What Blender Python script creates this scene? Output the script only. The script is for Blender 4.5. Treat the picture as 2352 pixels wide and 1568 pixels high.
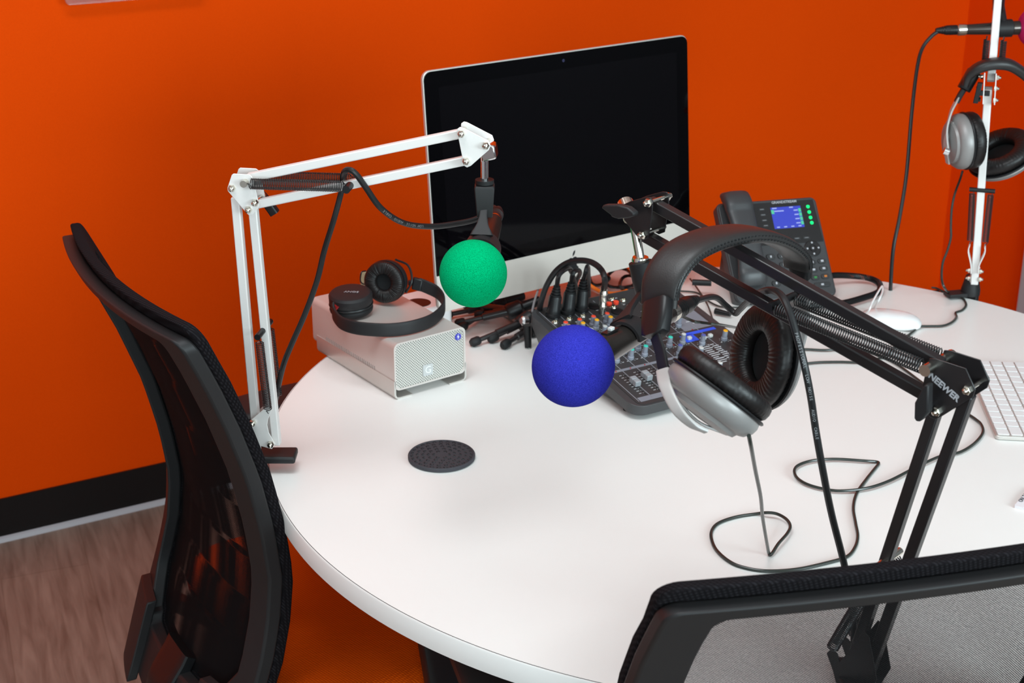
import bpy, bmesh, math, random
import numpy as np
from mathutils import Vector
random.seed(7)
for o in list(bpy.data.objects): bpy.data.objects.remove(o)
SC = bpy.context.scene
COL = SC.collection
# ---------------------------------------------------------------- camera
FPX = 3500.0; TH = math.radians(21.8); HC = 1.66
S_, C_ = math.sin(TH), math.cos(TH)
cam = bpy.data.cameras.new('camera'); camo = bpy.data.objects.new('camera', cam); COL.objects.link(camo)
camo.location = (0, 0, HC); camo.rotation_euler = (math.radians(90) - TH, 0, 0)
cam.sensor_width = 36; cam.lens = FPX / 2352 * 36; cam.clip_start = .05
cam.dof.use_dof = True; cam.dof.focus_distance = 1.78; cam.dof.aperture_fstop = 12.0
SC.camera = camo
# ---------------------------------------------------------------- light
w = bpy.data.worlds.new('world'); SC.world = w; w.use_nodes = True
w.node_tree.nodes['Background'].inputs[0].default_value = (.9, .92, 1, 1)
w.node_tree.nodes['Background'].inputs[1].default_value = .05
SC.view_settings.view_transform = 'Standard'; SC.view_settings.look = 'None'
SC.view_settings.gamma = 1; SC.view_settings.use_curve_mapping = False
SC.view_settings.exposure = 0.0
def A3(*a): return np.array(a, float)
def nrm(v): v = np.array(v, float); return v / np.linalg.norm(v)
def panel_light(loc, size, power, rz):
    l = bpy.data.lights.new('ceiling_lamp', 'AREA'); l.shape = 'RECTANGLE'; l.size, l.size_y = size
    l.energy = power; l.color = (.93, 1, 1.03)
    o = bpy.data.objects.new('ceiling_lamp', l); COL.objects.link(o); o.location = loc; o.rotation_euler = (0, 0, rz)
WE = nrm((.872, .489, 0)); WN = A3(WE[1], -WE[0], 0); WC = A3(1.284, 4.323, 0)   # back wall direction, normal to the room, corner
WRZ = math.atan2(WE[1], WE[0])
def room(a, b, z=0): return WC - WE * a + WN * b + A3(0, 0, z)
LIGHTS = [(2.75, 1.75, 20), (3.3, 1.2, 3), (4.7, 2.4, 4)]
for a, b, p in LIGHTS:
    panel_light(tuple(room(a, b, 2.64)), (1.16, .56), p, WRZ)
FILL_PANELS = [(3.8, 'front', 54), (1.4, 'front', 86)]     # added fill lamps on the unseen front wall, brightening walls and arms frontally
for a, side, p in FILL_PANELS:
    l = bpy.data.lights.new('window_daylight', 'AREA'); l.shape = 'RECTANGLE'; l.size, l.size_y = 1.5, 1.1; l.energy = p; l.color = (.80, 1, 1.05)
    o = bpy.data.objects.new('window_daylight', l); COL.objects.link(o)
    c = room(a, 4.66, 1.65) if side == 'front' else room(5.36, a, 1.65)
    dv = -WN if side == 'front' else WE
    o.location = tuple(c); o.rotation_euler = Vector(tuple(dv)).to_track_quat('-Z', 'Y').to_euler()
# ---------------------------------------------------------------- picture geometry -> world
O = A3(0, 0, HC)
def ray(px, py):
    a = (px - 1176) / FPX; b = (py - 784) / FPX
    return A3(a, C_ - b * S_, -S_ - b * C_)
def U(px, py, z=.74): r = ray(px, py); return O + r * (z - HC) / r[2]
def D(px, py, d): return O + d * ray(px, py)
def PL(px, py, P, n): r = ray(px, py); return O + r * (((np.array(P) - O) @ n) / (r @ n))
def V(r, d, f): return nrm(A3(r, 0, 0) + d * A3(0, -S_, -C_) + f * A3(0, C_, -S_))
# ---------------------------------------------------------------- materials
def mat(name, col, rough=.5, metal=0, spec=.5, bump=None, emit=None, alpha=None, coat=0, sheen=0, trans=0):
    m = bpy.data.materials.new(name); m.use_nodes = True; nt = m.node_tree; b = nt.nodes['Principled BSDF']
    b.inputs['Base Color'].default_value = (*col, 1); b.inputs['Roughness'].default_value = rough
    b.inputs['Metallic'].default_value = metal; b.inputs['Specular IOR Level'].default_value = spec
    b.inputs['Coat Weight'].default_value = coat; b.inputs['Sheen Weight'].default_value = sheen
    b.inputs['Transmission Weight'].default_value = trans
    if emit: b.inputs['Emission Color'].default_value = (*emit[:3], 1); b.inputs['Emission Strength'].default_value = emit[3]
    if bump:
        sc, st, dist = bump
        tc = nt.nodes.new('ShaderNodeTexCoord'); n = nt.nodes.new('ShaderNodeTexNoise'); bp = nt.nodes.new('ShaderNodeBump')
        n.inputs['Scale'].default_value = sc; n.inputs['Detail'].default_value = 4
        bp.inputs['Strength'].default_value = st; bp.inputs['Distance'].default_value = dist
        nt.links.new(tc.outputs['Object'], n.inputs['Vector']); nt.links.new(n.outputs['Fac'], bp.inputs['Height'])
        nt.links.new(bp.outputs['Normal'], b.inputs['Normal'])
        m['noise'] = n.name
    return m
def speckle(m, c1, c2, lo=.35, hi=.65):
    nt = m.node_tree; n = nt.nodes[m['noise']]; r = nt.nodes.new('ShaderNodeValToRGB')
    r.color_ramp.elements[0].color = (*c1, 1); r.color_ramp.elements[1].color = (*c2, 1)
    r.color_ramp.elements[0].position = lo; r.color_ramp.elements[1].position = hi
    nt.links.new(n.outputs['Fac'], r.inputs['Fac']); nt.links.new(r.outputs['Color'], nt.nodes['Principled BSDF'].inputs['Base Color'])
    return m
wall_m = speckle(mat('orange_wall_paint', (.75, .055, .0), .75, spec=.05, bump=(420, .25, .0006)), (.77, .062, .0), (.81, .068, .0))
floor_m = mat('grey_wood_floor', (.3, .22, .18), .5, spec=.25)
def wood(m):
    nt = m.node_tree; b = nt.nodes['Principled BSDF']; L = nt.links.new
    tc = nt.nodes.new('ShaderNodeTexCoord'); mp = nt.nodes.new('ShaderNodeMapping'); mp.inputs['Rotation'].default_value = (0, 0, 1.203)
    ms = nt.nodes.new('ShaderNodeMapping'); ms.inputs['Scale'].default_value = (1.1, 11, 1)
    n = nt.nodes.new('ShaderNodeTexNoise'); n.inputs['Scale'].default_value = 5; n.inputs['Detail'].default_value = 9; n.inputs['Distortion'].default_value = .6
    r = nt.nodes.new('ShaderNodeValToRGB'); r.color_ramp.elements[0].position = .3; r.color_ramp.elements[1].position = .72
    r.color_ramp.elements[0].color = (.175, .118, .09, 1); r.color_ramp.elements[1].color = (.31, .232, .185, 1)
    br = nt.nodes.new('ShaderNodeTexBrick'); br.inputs['Scale'].default_value = 1; br.inputs['Mortar Size'].default_value = .0015
    br.inputs['Brick Width'].default_value = 1.2; br.inputs['Row Height'].default_value = .18
    br.inputs['Color1'].default_value = (1, 1, 1, 1); br.inputs['Color2'].default_value = (.93, .93, .94, 1); br.inputs['Mortar'].default_value = (.8, .78, .76, 1)
    mp2 = nt.nodes.new('ShaderNodeMapping'); mp2.inputs['Rotation'].default_value = (0, 0, 1.203)
    mx = nt.nodes.new('ShaderNodeMix'); mx.data_type = 'RGBA'; mx.blend_type = 'MULTIPLY'; mx.inputs[0].default_value = 1
    L(tc.outputs['Object'], mp.inputs['Vector']); L(mp.outputs[0], ms.inputs['Vector']); L(ms.outputs[0], n.inputs['Vector']); L(n.outputs['Fac'], r.inputs['Fac'])
    L(tc.outputs['Object'], mp2.inputs['Vector']); L(mp2.outputs[0], br.inputs['Vector'])
    L(r.outputs['Color'], mx.inputs[6]); L(br.outputs['Color'], mx.inputs[7]); L(mx.outputs[2], b.inputs['Base Color'])
wood(floor_m)
white_wall_m = mat('grey_wall_paint', (.5, .5, .52), .7, bump=(300, .2, .0005))
ceil_m = mat('ceiling_tile', (.74, .73, .71), .85, bump=(120, .5, .002))
base_m = mat('black_baseboard', (.008, .006, .006), .5, spec=.25)
grey_trim_m = mat('grey_trim', (.42, .42, .45), .4)
lam_m = mat('white_laminate', (.86, .845, .82), .33, spec=.4, bump=(900, .08, .0002))
edge_m = mat('white_edge_band', (.80, .785, .765), .38)
seam_m = mat('dark_seam', (.12, .11, .11), .6)
wpaint_m = mat('white_powder_coat', (.74, .705, .685), .36)
bpaint_m = mat('black_powder_coat', (.014, .012, .013), .34, spec=.5, bump=(1500, .1, .0001))
chrome_m = mat('nickel', (.72, .68, .6), .16, 1)
steel_m = mat('bright_steel', (.82, .83, .84), .14, 1)
spring_m = mat('black_spring_steel', (.045, .045, .047), .28, .6)
blk_m = mat('black_plastic', (.009, .009, .010), .38, spec=.35)
blks_m = mat('satin_black_plastic', (.017, .016, .017), .5, spec=.3, bump=(1400, .15, .0001))
rub_m = mat('black_rubber', (.010, .010, .011), .55, spec=.3)
cable_m = mat('black_cable_jacket', (.014, .014, .015), .4, spec=.3)
cable2_m = mat('thin_black_cable', (.022, .026, .022), .3)
print_m = mat('pale_grey_print', (.42, .42, .45), .6)
printd_m = mat('dim_print', (.16, .16, .17), .6)
leather_m = mat('black_leather', (.020, .018, .018), .40, spec=.4, bump=(700, .35, .0004))
pad_m = mat('wrinkled_black_leatherette', (.009, .007, .007), .42, spec=.35, bump=(260, .3, .0006))
void_m = mat('dark_cloth', (.006, .006, .007), .95)
silver_m = mat('silver_plastic', (.27, .255, .25), .42, .25)
silverw_m = mat('pale_silver_plastic', (.42, .40, .39), .45, .1)
alu_m = mat('brushed_aluminium', (.62, .585, .55), .38, .55)
aluw_m = mat('satin_aluminium', (.65, .595, .56), .42, .35, bump=(800, .1, .0001))
glass_m = mat('black_screen_glass', (.0012, .001, .0014), .045, spec=.10)
disp_m = mat('unlit_display', (.0020, .0016, .0022), .05, spec=.12)
green_m = speckle(mat('green_foam', (.0, .42, .16), .95, spec=.03, bump=(1300, 1, .0012)), (.0, .28, .10), (.0, .60, .23))
blue_m = speckle(mat('blue_foam', (.02, .04, .5), .95, spec=.03, bump=(1300, 1, .0012)), (.018, .020, .26), (.046, .048, .52))
pink_m = speckle(mat('pink_foam', (.7, .03, .25), .95, spec=.03, bump=(1300, 1, .0012)), (.55, .015, .10), (.78, .035, .20))
micb_m = mat('dark_metallic_lacquer', (.075, .062, .056), .24, .75)
coast_m = mat('charcoal_silicone', (.050, .048, .056), .65, spec=.25)
wp_m = mat('glossy_white_plastic', (.84, .83, .83), .18, coat=.3)
cream_m = mat('cream_plastic', (.68, .58, .36), .4)
mixp_m = mat('mixer_panel', (.035, .033, .034), .5)
mixs_m = mat('mixer_side', (.045, .045, .048), .42)
mixg_m = mat('grey_panel_print', (.21, .215, .25), .5)
knob_m = mat('grey_knob', (.25, .26, .31), .45)
red_m = mat('red_cap', (.85, .07, .03), .4); yel_m = mat('yellow_cap', (.9, .42, .01), .4)
teal_m = mat('teal_cap', (.03, .55, .43), .4); bluec_m = mat('blue_cap', (.08, .11, .36), .4); whc_m = mat('white_cap', (.6, .6, .58), .4)
blueprint_m = mat('blue_print', (.03, .10, .75), .5); ledr_m = mat('red_led', (.35, .01, .01), .3)
orange_cable_m = mat('orange_cable', (.75, .13, .0), .4)
phone_m = mat('dark_grey_phone', (.040, .040, .043), .42); phone2_m = mat('phone_bezel', (.012, .011, .012), .3)
pbtn_m = mat('phone_button', (.028, .028, .03), .35)
lcd_m = mat('lit_blue_lcd', (.01, .01, .03), .3, emit=(.035, .06, .62, .9))
lcdg_m = mat('lit_lcd_tab', (.02, .1, .06), .3, emit=(.08, .62, .35, .8)); lcdw_m = mat('lit_lcd_text', (.1, .1, .1), .3, emit=(.35, .45, 1, .8))
led_m = mat('green_led', (.0, .3, .1), .3, emit=(.0, .9, .16, 1.3))
paper_m = mat('white_card', (.80, .77, .80), .6); ink_m = mat('dark_ink', (.08, .08, .09), .7)
bluew_m = mat('blue_emblem', (.05, .05, .42), .5)
acr_m = mat('clear_acrylic', (.95, .93, .93), .12, trans=.93)
orange_seat_m = mat('orange_fabric', (.55, .09, .008), .95, spec=.05)
def rib(m, s, c1, c2):
    nt = m.node_tree; b = nt.nodes['Principled BSDF']; L = nt.links.new
    tc = nt.nodes.new('ShaderNodeTexCoord'); wv = nt.nodes.new('ShaderNodeTexWave'); wv.inputs['Scale'].default_value = s; wv.inputs['Distortion'].default_value = .6
    wv.inputs['Detail Scale'].default_value = 40
    wv.bands_direction = 'DIAGONAL'
    wv2 = nt.nodes.new('ShaderNodeTexWave'); wv2.inputs['Scale'].default_value = s; wv2.bands_direction = 'Y'
    mt = nt.nodes.new('ShaderNodeMath'); mt.operation = 'MULTIPLY'
    r = nt.nodes.new('ShaderNodeValToRGB'); r.color_ramp.elements[0].color = (*c1, 1); r.color_ramp.elements[1].color = (*c2, 1)
    bp = nt.nodes.new('ShaderNodeBump'); bp.inputs['Distance'].default_value = .001; bp.inputs['Strength'].default_value = .6
    for q in (wv, wv2): L(tc.outputs['Object'], q.inputs['Vector'])
    L(wv.outputs['Fac'], mt.inputs[0]); L(wv2.outputs['Fac'], mt.inputs[1]); L(mt.outputs[0], r.inputs['Fac'])
    L(r.outputs['Color'], b.inputs['Base Color']); L(mt.outputs[0], bp.inputs['Height']); L(bp.outputs['Normal'], b.inputs['Normal'])
rib(orange_seat_m, 120, (.50, .05, .001), (.85, .115, .002))
knit_m = mat('black_knit', (.02, .018, .022), .95, spec=.1); rib(knit_m, 120, (.005, .004, .005), (.020, .018, .021))
def mesh_fabric():
    m = bpy.data.materials.new('black_mesh_fabric'); m.use_nodes = True; nt = m.node_tree; b = nt.nodes['Principled BSDF']; L = nt.links.new
    b.inputs['Base Color'].default_value = (.009, .008, .009, 1); b.inputs['Roughness'].default_value = .9; b.inputs['Specular IOR Level'].default_value = .15
    uv = nt.nodes.new('ShaderNodeUVMap'); sp = nt.nodes.new('ShaderNodeSeparateXYZ'); L(uv.outputs[0], sp.inputs[0])
    def M(op, a, bb=None):
        n = nt.nodes.new('ShaderNodeMath'); n.operation = op
        for i, x in enumerate((a, bb)):
            if x is None: continue
            if isinstance(x, (int, float)): n.inputs[i].default_value = x
            else: L(x, n.inputs[i])
        return n.outputs[0]
    k = 2 * math.pi / .0046
    nz = nt.nodes.new('ShaderNodeTexNoise'); nz.inputs['Scale'].default_value = 380; L(uv.outputs[0], nz.inputs['Vector'])
    u = M('MULTIPLY', M('ADD', sp.outputs[0], sp.outputs[1]), k); v = M('MULTIPLY', M('SUBTRACT', sp.outputs[0], sp.outputs[1]), k)
    s = M('MULTIPLY', M('COSINE', u), M('COSINE', v))
    a = M('GREATER_THAN', M('ADD', M('ABSOLUTE', s), M('MULTIPLY', nz.outputs['Fac'], -.30)), .11)
    a2 = M('SUBTRACT', 1.0, a)
    L(a2, b.inputs['Alpha'])
    return m
meshfab_m = mesh_fabric()
def perforated():
    m = mat('perforated_aluminium', (.62, .61, .57), .4, .35); nt = m.node_tree; b = nt.nodes['Principled BSDF']; L = nt.links.new
    uv = nt.nodes.new('ShaderNodeUVMap'); sp = nt.nodes.new('ShaderNodeSeparateXYZ'); L(uv.outputs[0], sp.inputs[0])
    def M(op, a, bb=None):
        n = nt.nodes.new('ShaderNodeMath'); n.operation = op
        for i, x in enumerate((a, bb)):
            if x is None: continue
            if isinstance(x, (int, float)): n.inputs[i].default_value = x
            else: L(x, n.inputs[i])
        return n.outputs[0]
    k = math.pi / .0027
    s = M('MULTIPLY', M('SINE', M('MULTIPLY', M('ADD', sp.outputs[0], sp.outputs[1]), k * .62)), M('SINE', M('MULTIPLY', M('SUBTRACT', sp.outputs[0], sp.outputs[1]), k * .62)))
    h = M('GREATER_THAN', M('ABSOLUTE', s), .62)
    mx = nt.nodes.new('ShaderNodeMix'); mx.data_type = 'RGBA'; L(h, mx.inputs[0])
    mx.inputs[6].default_value = (.66, .645, .60, 1); mx.inputs[7].default_value = (.05, .05, .045, 1); L(mx.outputs[2], b.inputs['Base Color'])
    return m
perf_m = perforated()
# ---------------------------------------------------------------- mesh helpers
class M:
    def __init__(s): s.v = []; s.f = []; s.uv = {}
    def add(s, vs, fs, uvs=None):
        k = len(s.v); s.v += [tuple(map(float, p)) for p in vs]; s.f += [tuple(k + i for i in f) for f in fs]
        if uvs is not None:
            for i, q in enumerate(uvs): s.uv[k + i] = q
        return s
    def box(s, c, ax, sz, taper=1.0):
        X, Y, Z = [np.array(a, float) for a in ax]; c = np.array(c, float); hx, hy, hz = [q / 2 for q in sz]; vs = []
        for k in (-1, 1):
            t = taper if k == -1 else 1
            for i, j in ((-1, -1), (1, -1), (1, 1), (-1, 1)): vs.append(c + X * i * hx * t + Y * j * hy * t + Z * k * hz)
        return s.add(vs, [(3, 2, 1, 0), (4, 5, 6, 7), (0, 1, 5, 4), (1, 2, 6, 5), (2, 3, 7, 6), (3, 0, 4, 7)])
    def bar(s, p0, p1, n, w, h):      # square bar from p0 to p1, h across in plane, w along n
        p0, p1 = np.array(p0), np.array(p1); d = p1 - p0; L = np.linalg.norm(d); d /= L; n = nrm(n - d * (n @ d)); q = np.cross(n, d)
        return s.box((p0 + p1) / 2, (d, q, n), (L, h, w))
    def prism(s, pts, off):           # planar outline (3-D points) pushed along off
        n = len(pts); off = np.array(off); a = [np.array(p, float) for p in pts]
        return s.add(a + [p + off for p in a], [tuple(range(n))[::-1], tuple(range(n, 2 * n))] + [(i, (i + 1) % n, n + (i + 1) % n, n + i) for i in range(n)])
    def lathe(s, o, ax, prof, seg=32, sx=1.0, up=None, a0=0, a1=2 * math.pi):
        ax = nrm(ax); u = np.array(up if up is not None else ((0, 0, 1) if abs(ax[2]) < .9 else (1, 0, 0)), float); u = nrm(u - ax * (u @ ax)); r = np.cross(u, ax)
        full = abs(a1 - a0 - 2 * math.pi) < 1e-6; ns = seg if full else seg + 1; vs = []
        for (R, z) in prof:
            for i in range(ns):
                t = a0 + (a1 - a0) * i / seg
                vs.append(np.array(o) + ax * z + r * R * math.cos(t) * sx + u * R * math.sin(t))
        fs = []
        for j in range(len(prof) - 1):
            for i in range(seg if full else seg):
                a, b = j * ns + i, j * ns + (i + 1) % ns; fs.append((a, b, b + ns, a + ns))
        s.add(vs, fs)
        if full:
            k = len(s.v) - len(vs)
            if prof[0][0] > 1e-5: s.f.append(tuple(k + i for i in range(ns))[::-1])
            if prof[-1][0] > 1e-5: s.f.append(tuple(k + (len(prof) - 1) * ns + i for i in range(ns)))
        return s
    def cyl(s, p0, p1, r, r1=None, seg=20):
        p0, p1 = np.array(p0, float), np.array(p1, float); L = np.linalg.norm(p1 - p0)
        return s.lathe(p0, p1 - p0, [(r, 0), (r if r1 is None else r1, L)], seg)
    def ball(s, c, r, ax=(0, 0, 1), k=1.0, seg=48):
        n = seg // 2; return s.lathe(c, ax, [(max(r * math.sin(math.pi * i / n), 1e-6), -r * k * math.cos(math.pi * i / n)) for i in range(n + 1)], seg)
    def tube(s, pts, r, seg=8, closed=False):
        P = np.array(pts, float); n = len(P); T = np.zeros_like(P)
        T[1:-1] = P[2:] - P[:-2]; T[0] = P[1] - P[0]; T[-1] = P[-1] - P[-2]
        if closed: T[0] = T[-1] = P[1] - P[-2]
        T /= np.maximum(np.linalg.norm(T, axis=1)[:, None], 1e-9)
        u = np.cross(T[0], (0, 0, 1)); u = u if np.linalg.norm(u) > .1 else np.cross(T[0], (1, 0, 0)); u = nrm(u); vs = []
        R = np.full(n, r) if np.isscalar(r) else np.array(r)
        for i in range(n):
            u = u - T[i] * (u @ T[i]); u = nrm(u); b = np.cross(T[i], u)
            for k in range(seg):
                t = 2 * math.pi * k / seg; vs.append(P[i] + R[i] * (u * math.cos(t) + b * math.sin(t)))
        fs = [(i * seg + k, i * seg + (k + 1) % seg, (i + 1) * seg + (k + 1) % seg, (i + 1) * seg + k) for i in range(n - 1) for k in range(seg)]
        fs += [tuple(range(seg))[::-1], tuple((n - 1) * seg + k for k in range(seg))]
        return s.add(vs, fs)
    def strip(s, pts, W, w, t, rnd=.35):   # band swept along pts; W: width direction(s); t: thickness
        P = np.array(pts, float); n = len(P); T = np.gradient(P, axis=0); T /= np.linalg.norm(T, axis=1)[:, None]
        Ws = np.array(W, float) if np.ndim(W) == 2 else np.tile(np.array(W, float), (n, 1))
        ww = np.full(n, w) if np.isscalar(w) else np.array(w); tt = np.full(n, t) if np.isscalar(t) else np.array(t); vs = []; m = 16
        for i in range(n):
            a = Ws[i] - T[i] * (Ws[i] @ T[i]); a = nrm(a); b = np.cross(T[i], a)
            for k in range(m):
                q = 2 * math.pi * (k + .5) / m; cx, cy = math.cos(q), math.sin(q); e = rnd
                vs.append(P[i] + a * ww[i] / 2 * math.copysign(abs(cx) ** e, cx) + b * tt[i] / 2 * math.copysign(abs(cy) ** e, cy))
        fs = [(i * m + k, i * m + (k + 1) % m, (i + 1) * m + (k + 1) % m, (i + 1) * m + k) for i in range(n - 1) for k in range(m)]
        fs += [tuple(range(m))[::-1], tuple((n - 1) * m + k for k in range(m))]
        return s.add(vs, fs)
    def helix(s, p0, p1, R, wire, pitch, per=9):
        p0, p1 = np.array(p0, float), np.array(p1, float); d = p1 - p0; L = np.linalg.norm(d); d /= L
        u = nrm(np.cross(d, (.3, .2, 1))); b = np.cross(d, u); n = int((L - .012) / pitch * per)
        pts = [p0] + [p0 + d * (.006 + (L - .012) * i / n) + R * (u * math.cos(2 * math.pi * i / per) + b * math.sin(2 * math.pi * i / per)) for i in range(n + 1)] + [p1]
        return s.tube(pts, wire, 5)
def spl(pts, k=8):                    # Catmull-Rom
    P = [np.array(p, float) for p in pts]; P = [2 * P[0] - P[1]] + P + [2 * P[-1] - P[-2]]; out = []
    for i in range(1, len(P) - 2):
        for j in range(k):
            t = j / k; a, b, c, d = P[i - 1:i + 3]
            out.append(.5 * ((2 * b) + (c - a) * t + (2 * a - 5 * b + 4 * c - d) * t * t + (3 * b - a - 3 * c + d) * t ** 3))
    out.append(P[-2]); return out
def thing(name, loc, label=None, cat=None, group=None):
    o = bpy.data.objects.new(name, None); COL.objects.link(o); o.location = tuple(map(float, loc)); o.empty_display_size = .05
    if label: o['label'] = label
    if cat: o['category'] = cat
    if group: o['group'] = group
    return o
def rootloc(o):
    p = np.zeros(3)
    while o: p = p + np.array(o.location); o = o.parent
    return p
def link(name, me, m, parent, origin=None):
    o = bpy.data.objects.new(name, me); COL.objects.link(o)
    if m: me.materials.append(m)
    if parent: o.parent = parent
    elif origin is not None: o.location = tuple(map(float, origin))
    return o
def build(name, g, m, parent=None, bevel=0, smooth=35, origin=None, seg=2, sub=0):
    off = rootloc(parent) if parent else (np.array(origin, float) if origin is not None else np.zeros(3))
    me = bpy.data.meshes.new(name); me.from_pydata([tuple(np.array(p) - off) for p in g.v], [], g.f)
    bm = bmesh.new(); bm.from_mesh(me); bmesh.ops.recalc_face_normals(bm, faces=bm.faces)
    bm.to_mesh(me); bm.free()
    if g.uv:
        ul = me.uv_layers.new(name='UVMap')
        for l in me.loops: ul.data[l.index].uv = g.uv.get(l.vertex_index, (0, 0))
    if smooth:
        me.polygons.foreach_set('use_smooth', [True] * len(me.polygons)); me.set_sharp_from_angle(angle=math.radians(smooth))
    o = link(name, me, m, parent, off if not parent else None)
    if bevel:
        b = o.modifiers.new('bevel', 'BEVEL'); b.width = bevel; b.segments = seg; b.limit_method = 'ANGLE'; b.angle_limit = math.radians(40); b.harden_normals = False
    if sub: sm = o.modifiers.new('sub', 'SUBSURF'); sm.levels = sub; sm.render_levels = sub
    return o
def tag(o, label, cat, group=None, kind=None):
    if label: o['label'] = label
    if cat: o['category'] = cat
    if group: o['group'] = group
    if kind: o['kind'] = kind
    return o
def struct(name, g, m, **k): o = build(name, g, m, **k); o['kind'] = 'structure'; return o
def text(name, s, size, o, xd, yd, m, parent, ext=.00015, align='CENTER', spacing=1.0, bold=0.0):
    cu = bpy.data.curves.new('txt', 'FONT'); cu.body = s; cu.size = size; cu.align_x = align; cu.align_y = 'CENTER'; cu.extrude = ext; cu.resolution_u = 2
    cu.space_character = spacing; cu.offset = bold
    to = bpy.data.objects.new('txt', cu); COL.objects.link(to); dg = bpy.context.evaluated_depsgraph_get()
    me0 = bpy.data.meshes.new_from_object(to.evaluated_get(dg)); X = nrm(xd); Y = nrm(yd - X * (np.array(yd) @ X)); Z = np.cross(X, Y); g = M()
    g.add([np.array(o) + X * v.co.x + Y * v.co.y + Z * v.co.z for v in me0.vertices], [tuple(p.vertices) for p in me0.polygons])
    bpy.data.objects.remove(to); bpy.data.curves.remove(cu)
    return build(name, g, m, parent, smooth=0)
def mapto(root, fn): pass
Z3 = A3(0, 0, 1)
def rrect(w, h, r, n=5):
    out = []
    for cx, cy, a in ((w / 2 - r, h / 2 - r, 0), (-w / 2 + r, h / 2 - r, 90), (-w / 2 + r, -h / 2 + r, 180), (w / 2 - r, -h / 2 + r, 270)):
        for i in range(n + 1):
            t = math.radians(a + 90 * i / n); out.append((cx + r * math.cos(t), cy + r * math.sin(t)))
    return out
def slab(c, X, Y, w, h, r, off): # rounded rectangle plate
    c = np.array(c); return M().prism([c + X * x + Y * y for x, y in rrect(w, h, r)], off)
# ================================================================ ROOM
RW, RD, RH = 5.4, 4.7, 2.7
def quad(pts, off): return M().prism(pts, off)
struct('floor', quad([room(-.1, -.1), room(RW + .1, -.1), room(RW + .1, RD + .1), room(-.1, RD + .1)], A3(0, 0, -.05)), floor_m)
struct('ceiling', quad([room(-.1, -.1, RH), room(RW + .1, -.1, RH), room(RW + .1, RD + .1, RH), room(-.1, RD + .1, RH)], A3(0, 0, .05)), ceil_m)
struct('wall_back', quad([room(-.1, 0), room(RW + .1, 0), room(RW + .1, 0, RH), room(-.1, 0, RH)], -WN * .1), wall_m)
g = M()   # right wall with the doorway cut out
tb_ = (PL(2343, 650, WC - WE * .02, WE) - WC) @ WN; t0 = tb_ + .045; t1 = t0 + .92; dz = 2.05
g.prism([room(0, 0), room(0, t0), room(0, t0, RH), room(0, 0, RH)], WE * .1)
struct('wall_right', g, wall_m); g = M()
for a, b, z0, z1 in ((t1, RD, 0, RH), (t0, t1, dz, RH)):
    g.prism([room(0, a, z0), room(0, b, z0), room(0, b, z1), room(0, a, z1)], WE * .1)
struct('wall_right_beyond', g, mat('dark_grey_wall_paint', (.12, .12, .13), .6))
struct('wall_left', quad([room(RW, 0), room(RW, RD), room(RW, RD, RH), room(RW, 0, RH)], -WE * .1), white_wall_m)
struct('wall_front', quad([room(0, RD), room(RW, RD), room(RW, RD, RH), room(0, RD, RH)], WN * .1), white_wall_m)
g = M().prism([room(0, 0, 0), room(0, .006, 0), room(0, .006, .1), room(0, 0, .1)], -WE * RW)
bb = struct('baseboard_back', g, base_m)
g = M().prism([room(0, .006, 0), room(0, .016, 0), room(0, .012, .008), room(0, .006, .011)], -WE * RW)
bb2 = build('cove_lip', g, grey_trim_m, bb)
g = M()
for a, b in ((.017, t0 - .01), (t1 + .05, RD)): g.prism([room(0, a), room(0, b), room(0, b, .1), room(0, a, .1)], -WE * .006)
struct('baseboard_right', g, base_m)
g = M()
for a, b, z0, z1 in ((t0 - .045, t0 + .01, 0, dz + .04), (t1 - .01, t1 + .045, 0, dz + .04), (t0 + .01, t1 - .01, dz - .01, dz + .04)):
    g.prism([room(.02, a, z0), room(.02, b, z0), room(.02, b, z1), room(.02, a, z1)], WE * .15)
dr = struct('door_1', M().prism([room(-.05, t0), room(-.05, t1), room(-.05, t1, dz), room(-.05, t0, dz)], WE * .04), mat('grey_door', (.22, .22, .23), .45))
build('door_frame', g, grey_trim_m, dr)
for i_, (a, side, p) in enumerate(FILL_PANELS):  # invented glowing panes with frames, dressing the added fill lamps as windows
    c = room(a, 4.695, 1.65) if side == 'front' else room(5.395, a, 1.65); hx, dv = (WE, -WN) if side == 'front' else (WN, WE)
    wi = struct(f'window_{i_ + 1}', slab(c, hx, Z3, 1.5, 1.1, .002, dv * .006), mat('bright_window_pane', (.6, .62, .65), .2, emit=(.85, .93, 1, .25)))
    g = M()
    for q in (-1, 1): g.box(c + hx * q * .78, (hx, dv, Z3), (.06, .05, 1.22)); g.box(c + Z3 * q * .58, (hx, dv, Z3), (1.5, .05, .06))
    g.box(c, (hx, dv, Z3), (.03, .03, 1.1)); build('window_frame', g, grey_trim_m, wi)
# ceiling lamps' housings
for a, b, p in LIGHTS:
    c = room(a, b, 2.672); t = thing('ceiling_light', c, ['ceiling light panel over the table', 'ceiling light panel near the orange wall', 'ceiling light panel above the left floor'][LIGHTS.index((a, b, p))], 'ceiling light', 'ceiling lights')
    fr = M()
    for sx in (-1, 1):
        fr.box(c + WE * sx * .6, (WE, WN, Z3), (.03, .63, .05)); fr.box(c + WN * sx * .3, (WE, WN, Z3), (1.17, .03, .05))
    build('frame', fr, wpaint_m, t)
# wall outlet
c = PL(863, 672, room(1, 0), WN); c[2] = c[2]
t = thing('wall_outlet', c, 'cream wall outlet plate low on the orange wall behind the headphones', 'outlet')
build('cover_plate', slab(c + WN * .0, WE, Z3, .078, .118, .006, WN * .006), cream_m, t, bevel=.0015)
for dzz in (.022, -.022):
    s = build('socket', slab(c + WN * .006 + Z3 * dzz, WE, Z3, .034, .028, .008, WN * .002), cream_m, t)
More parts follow.
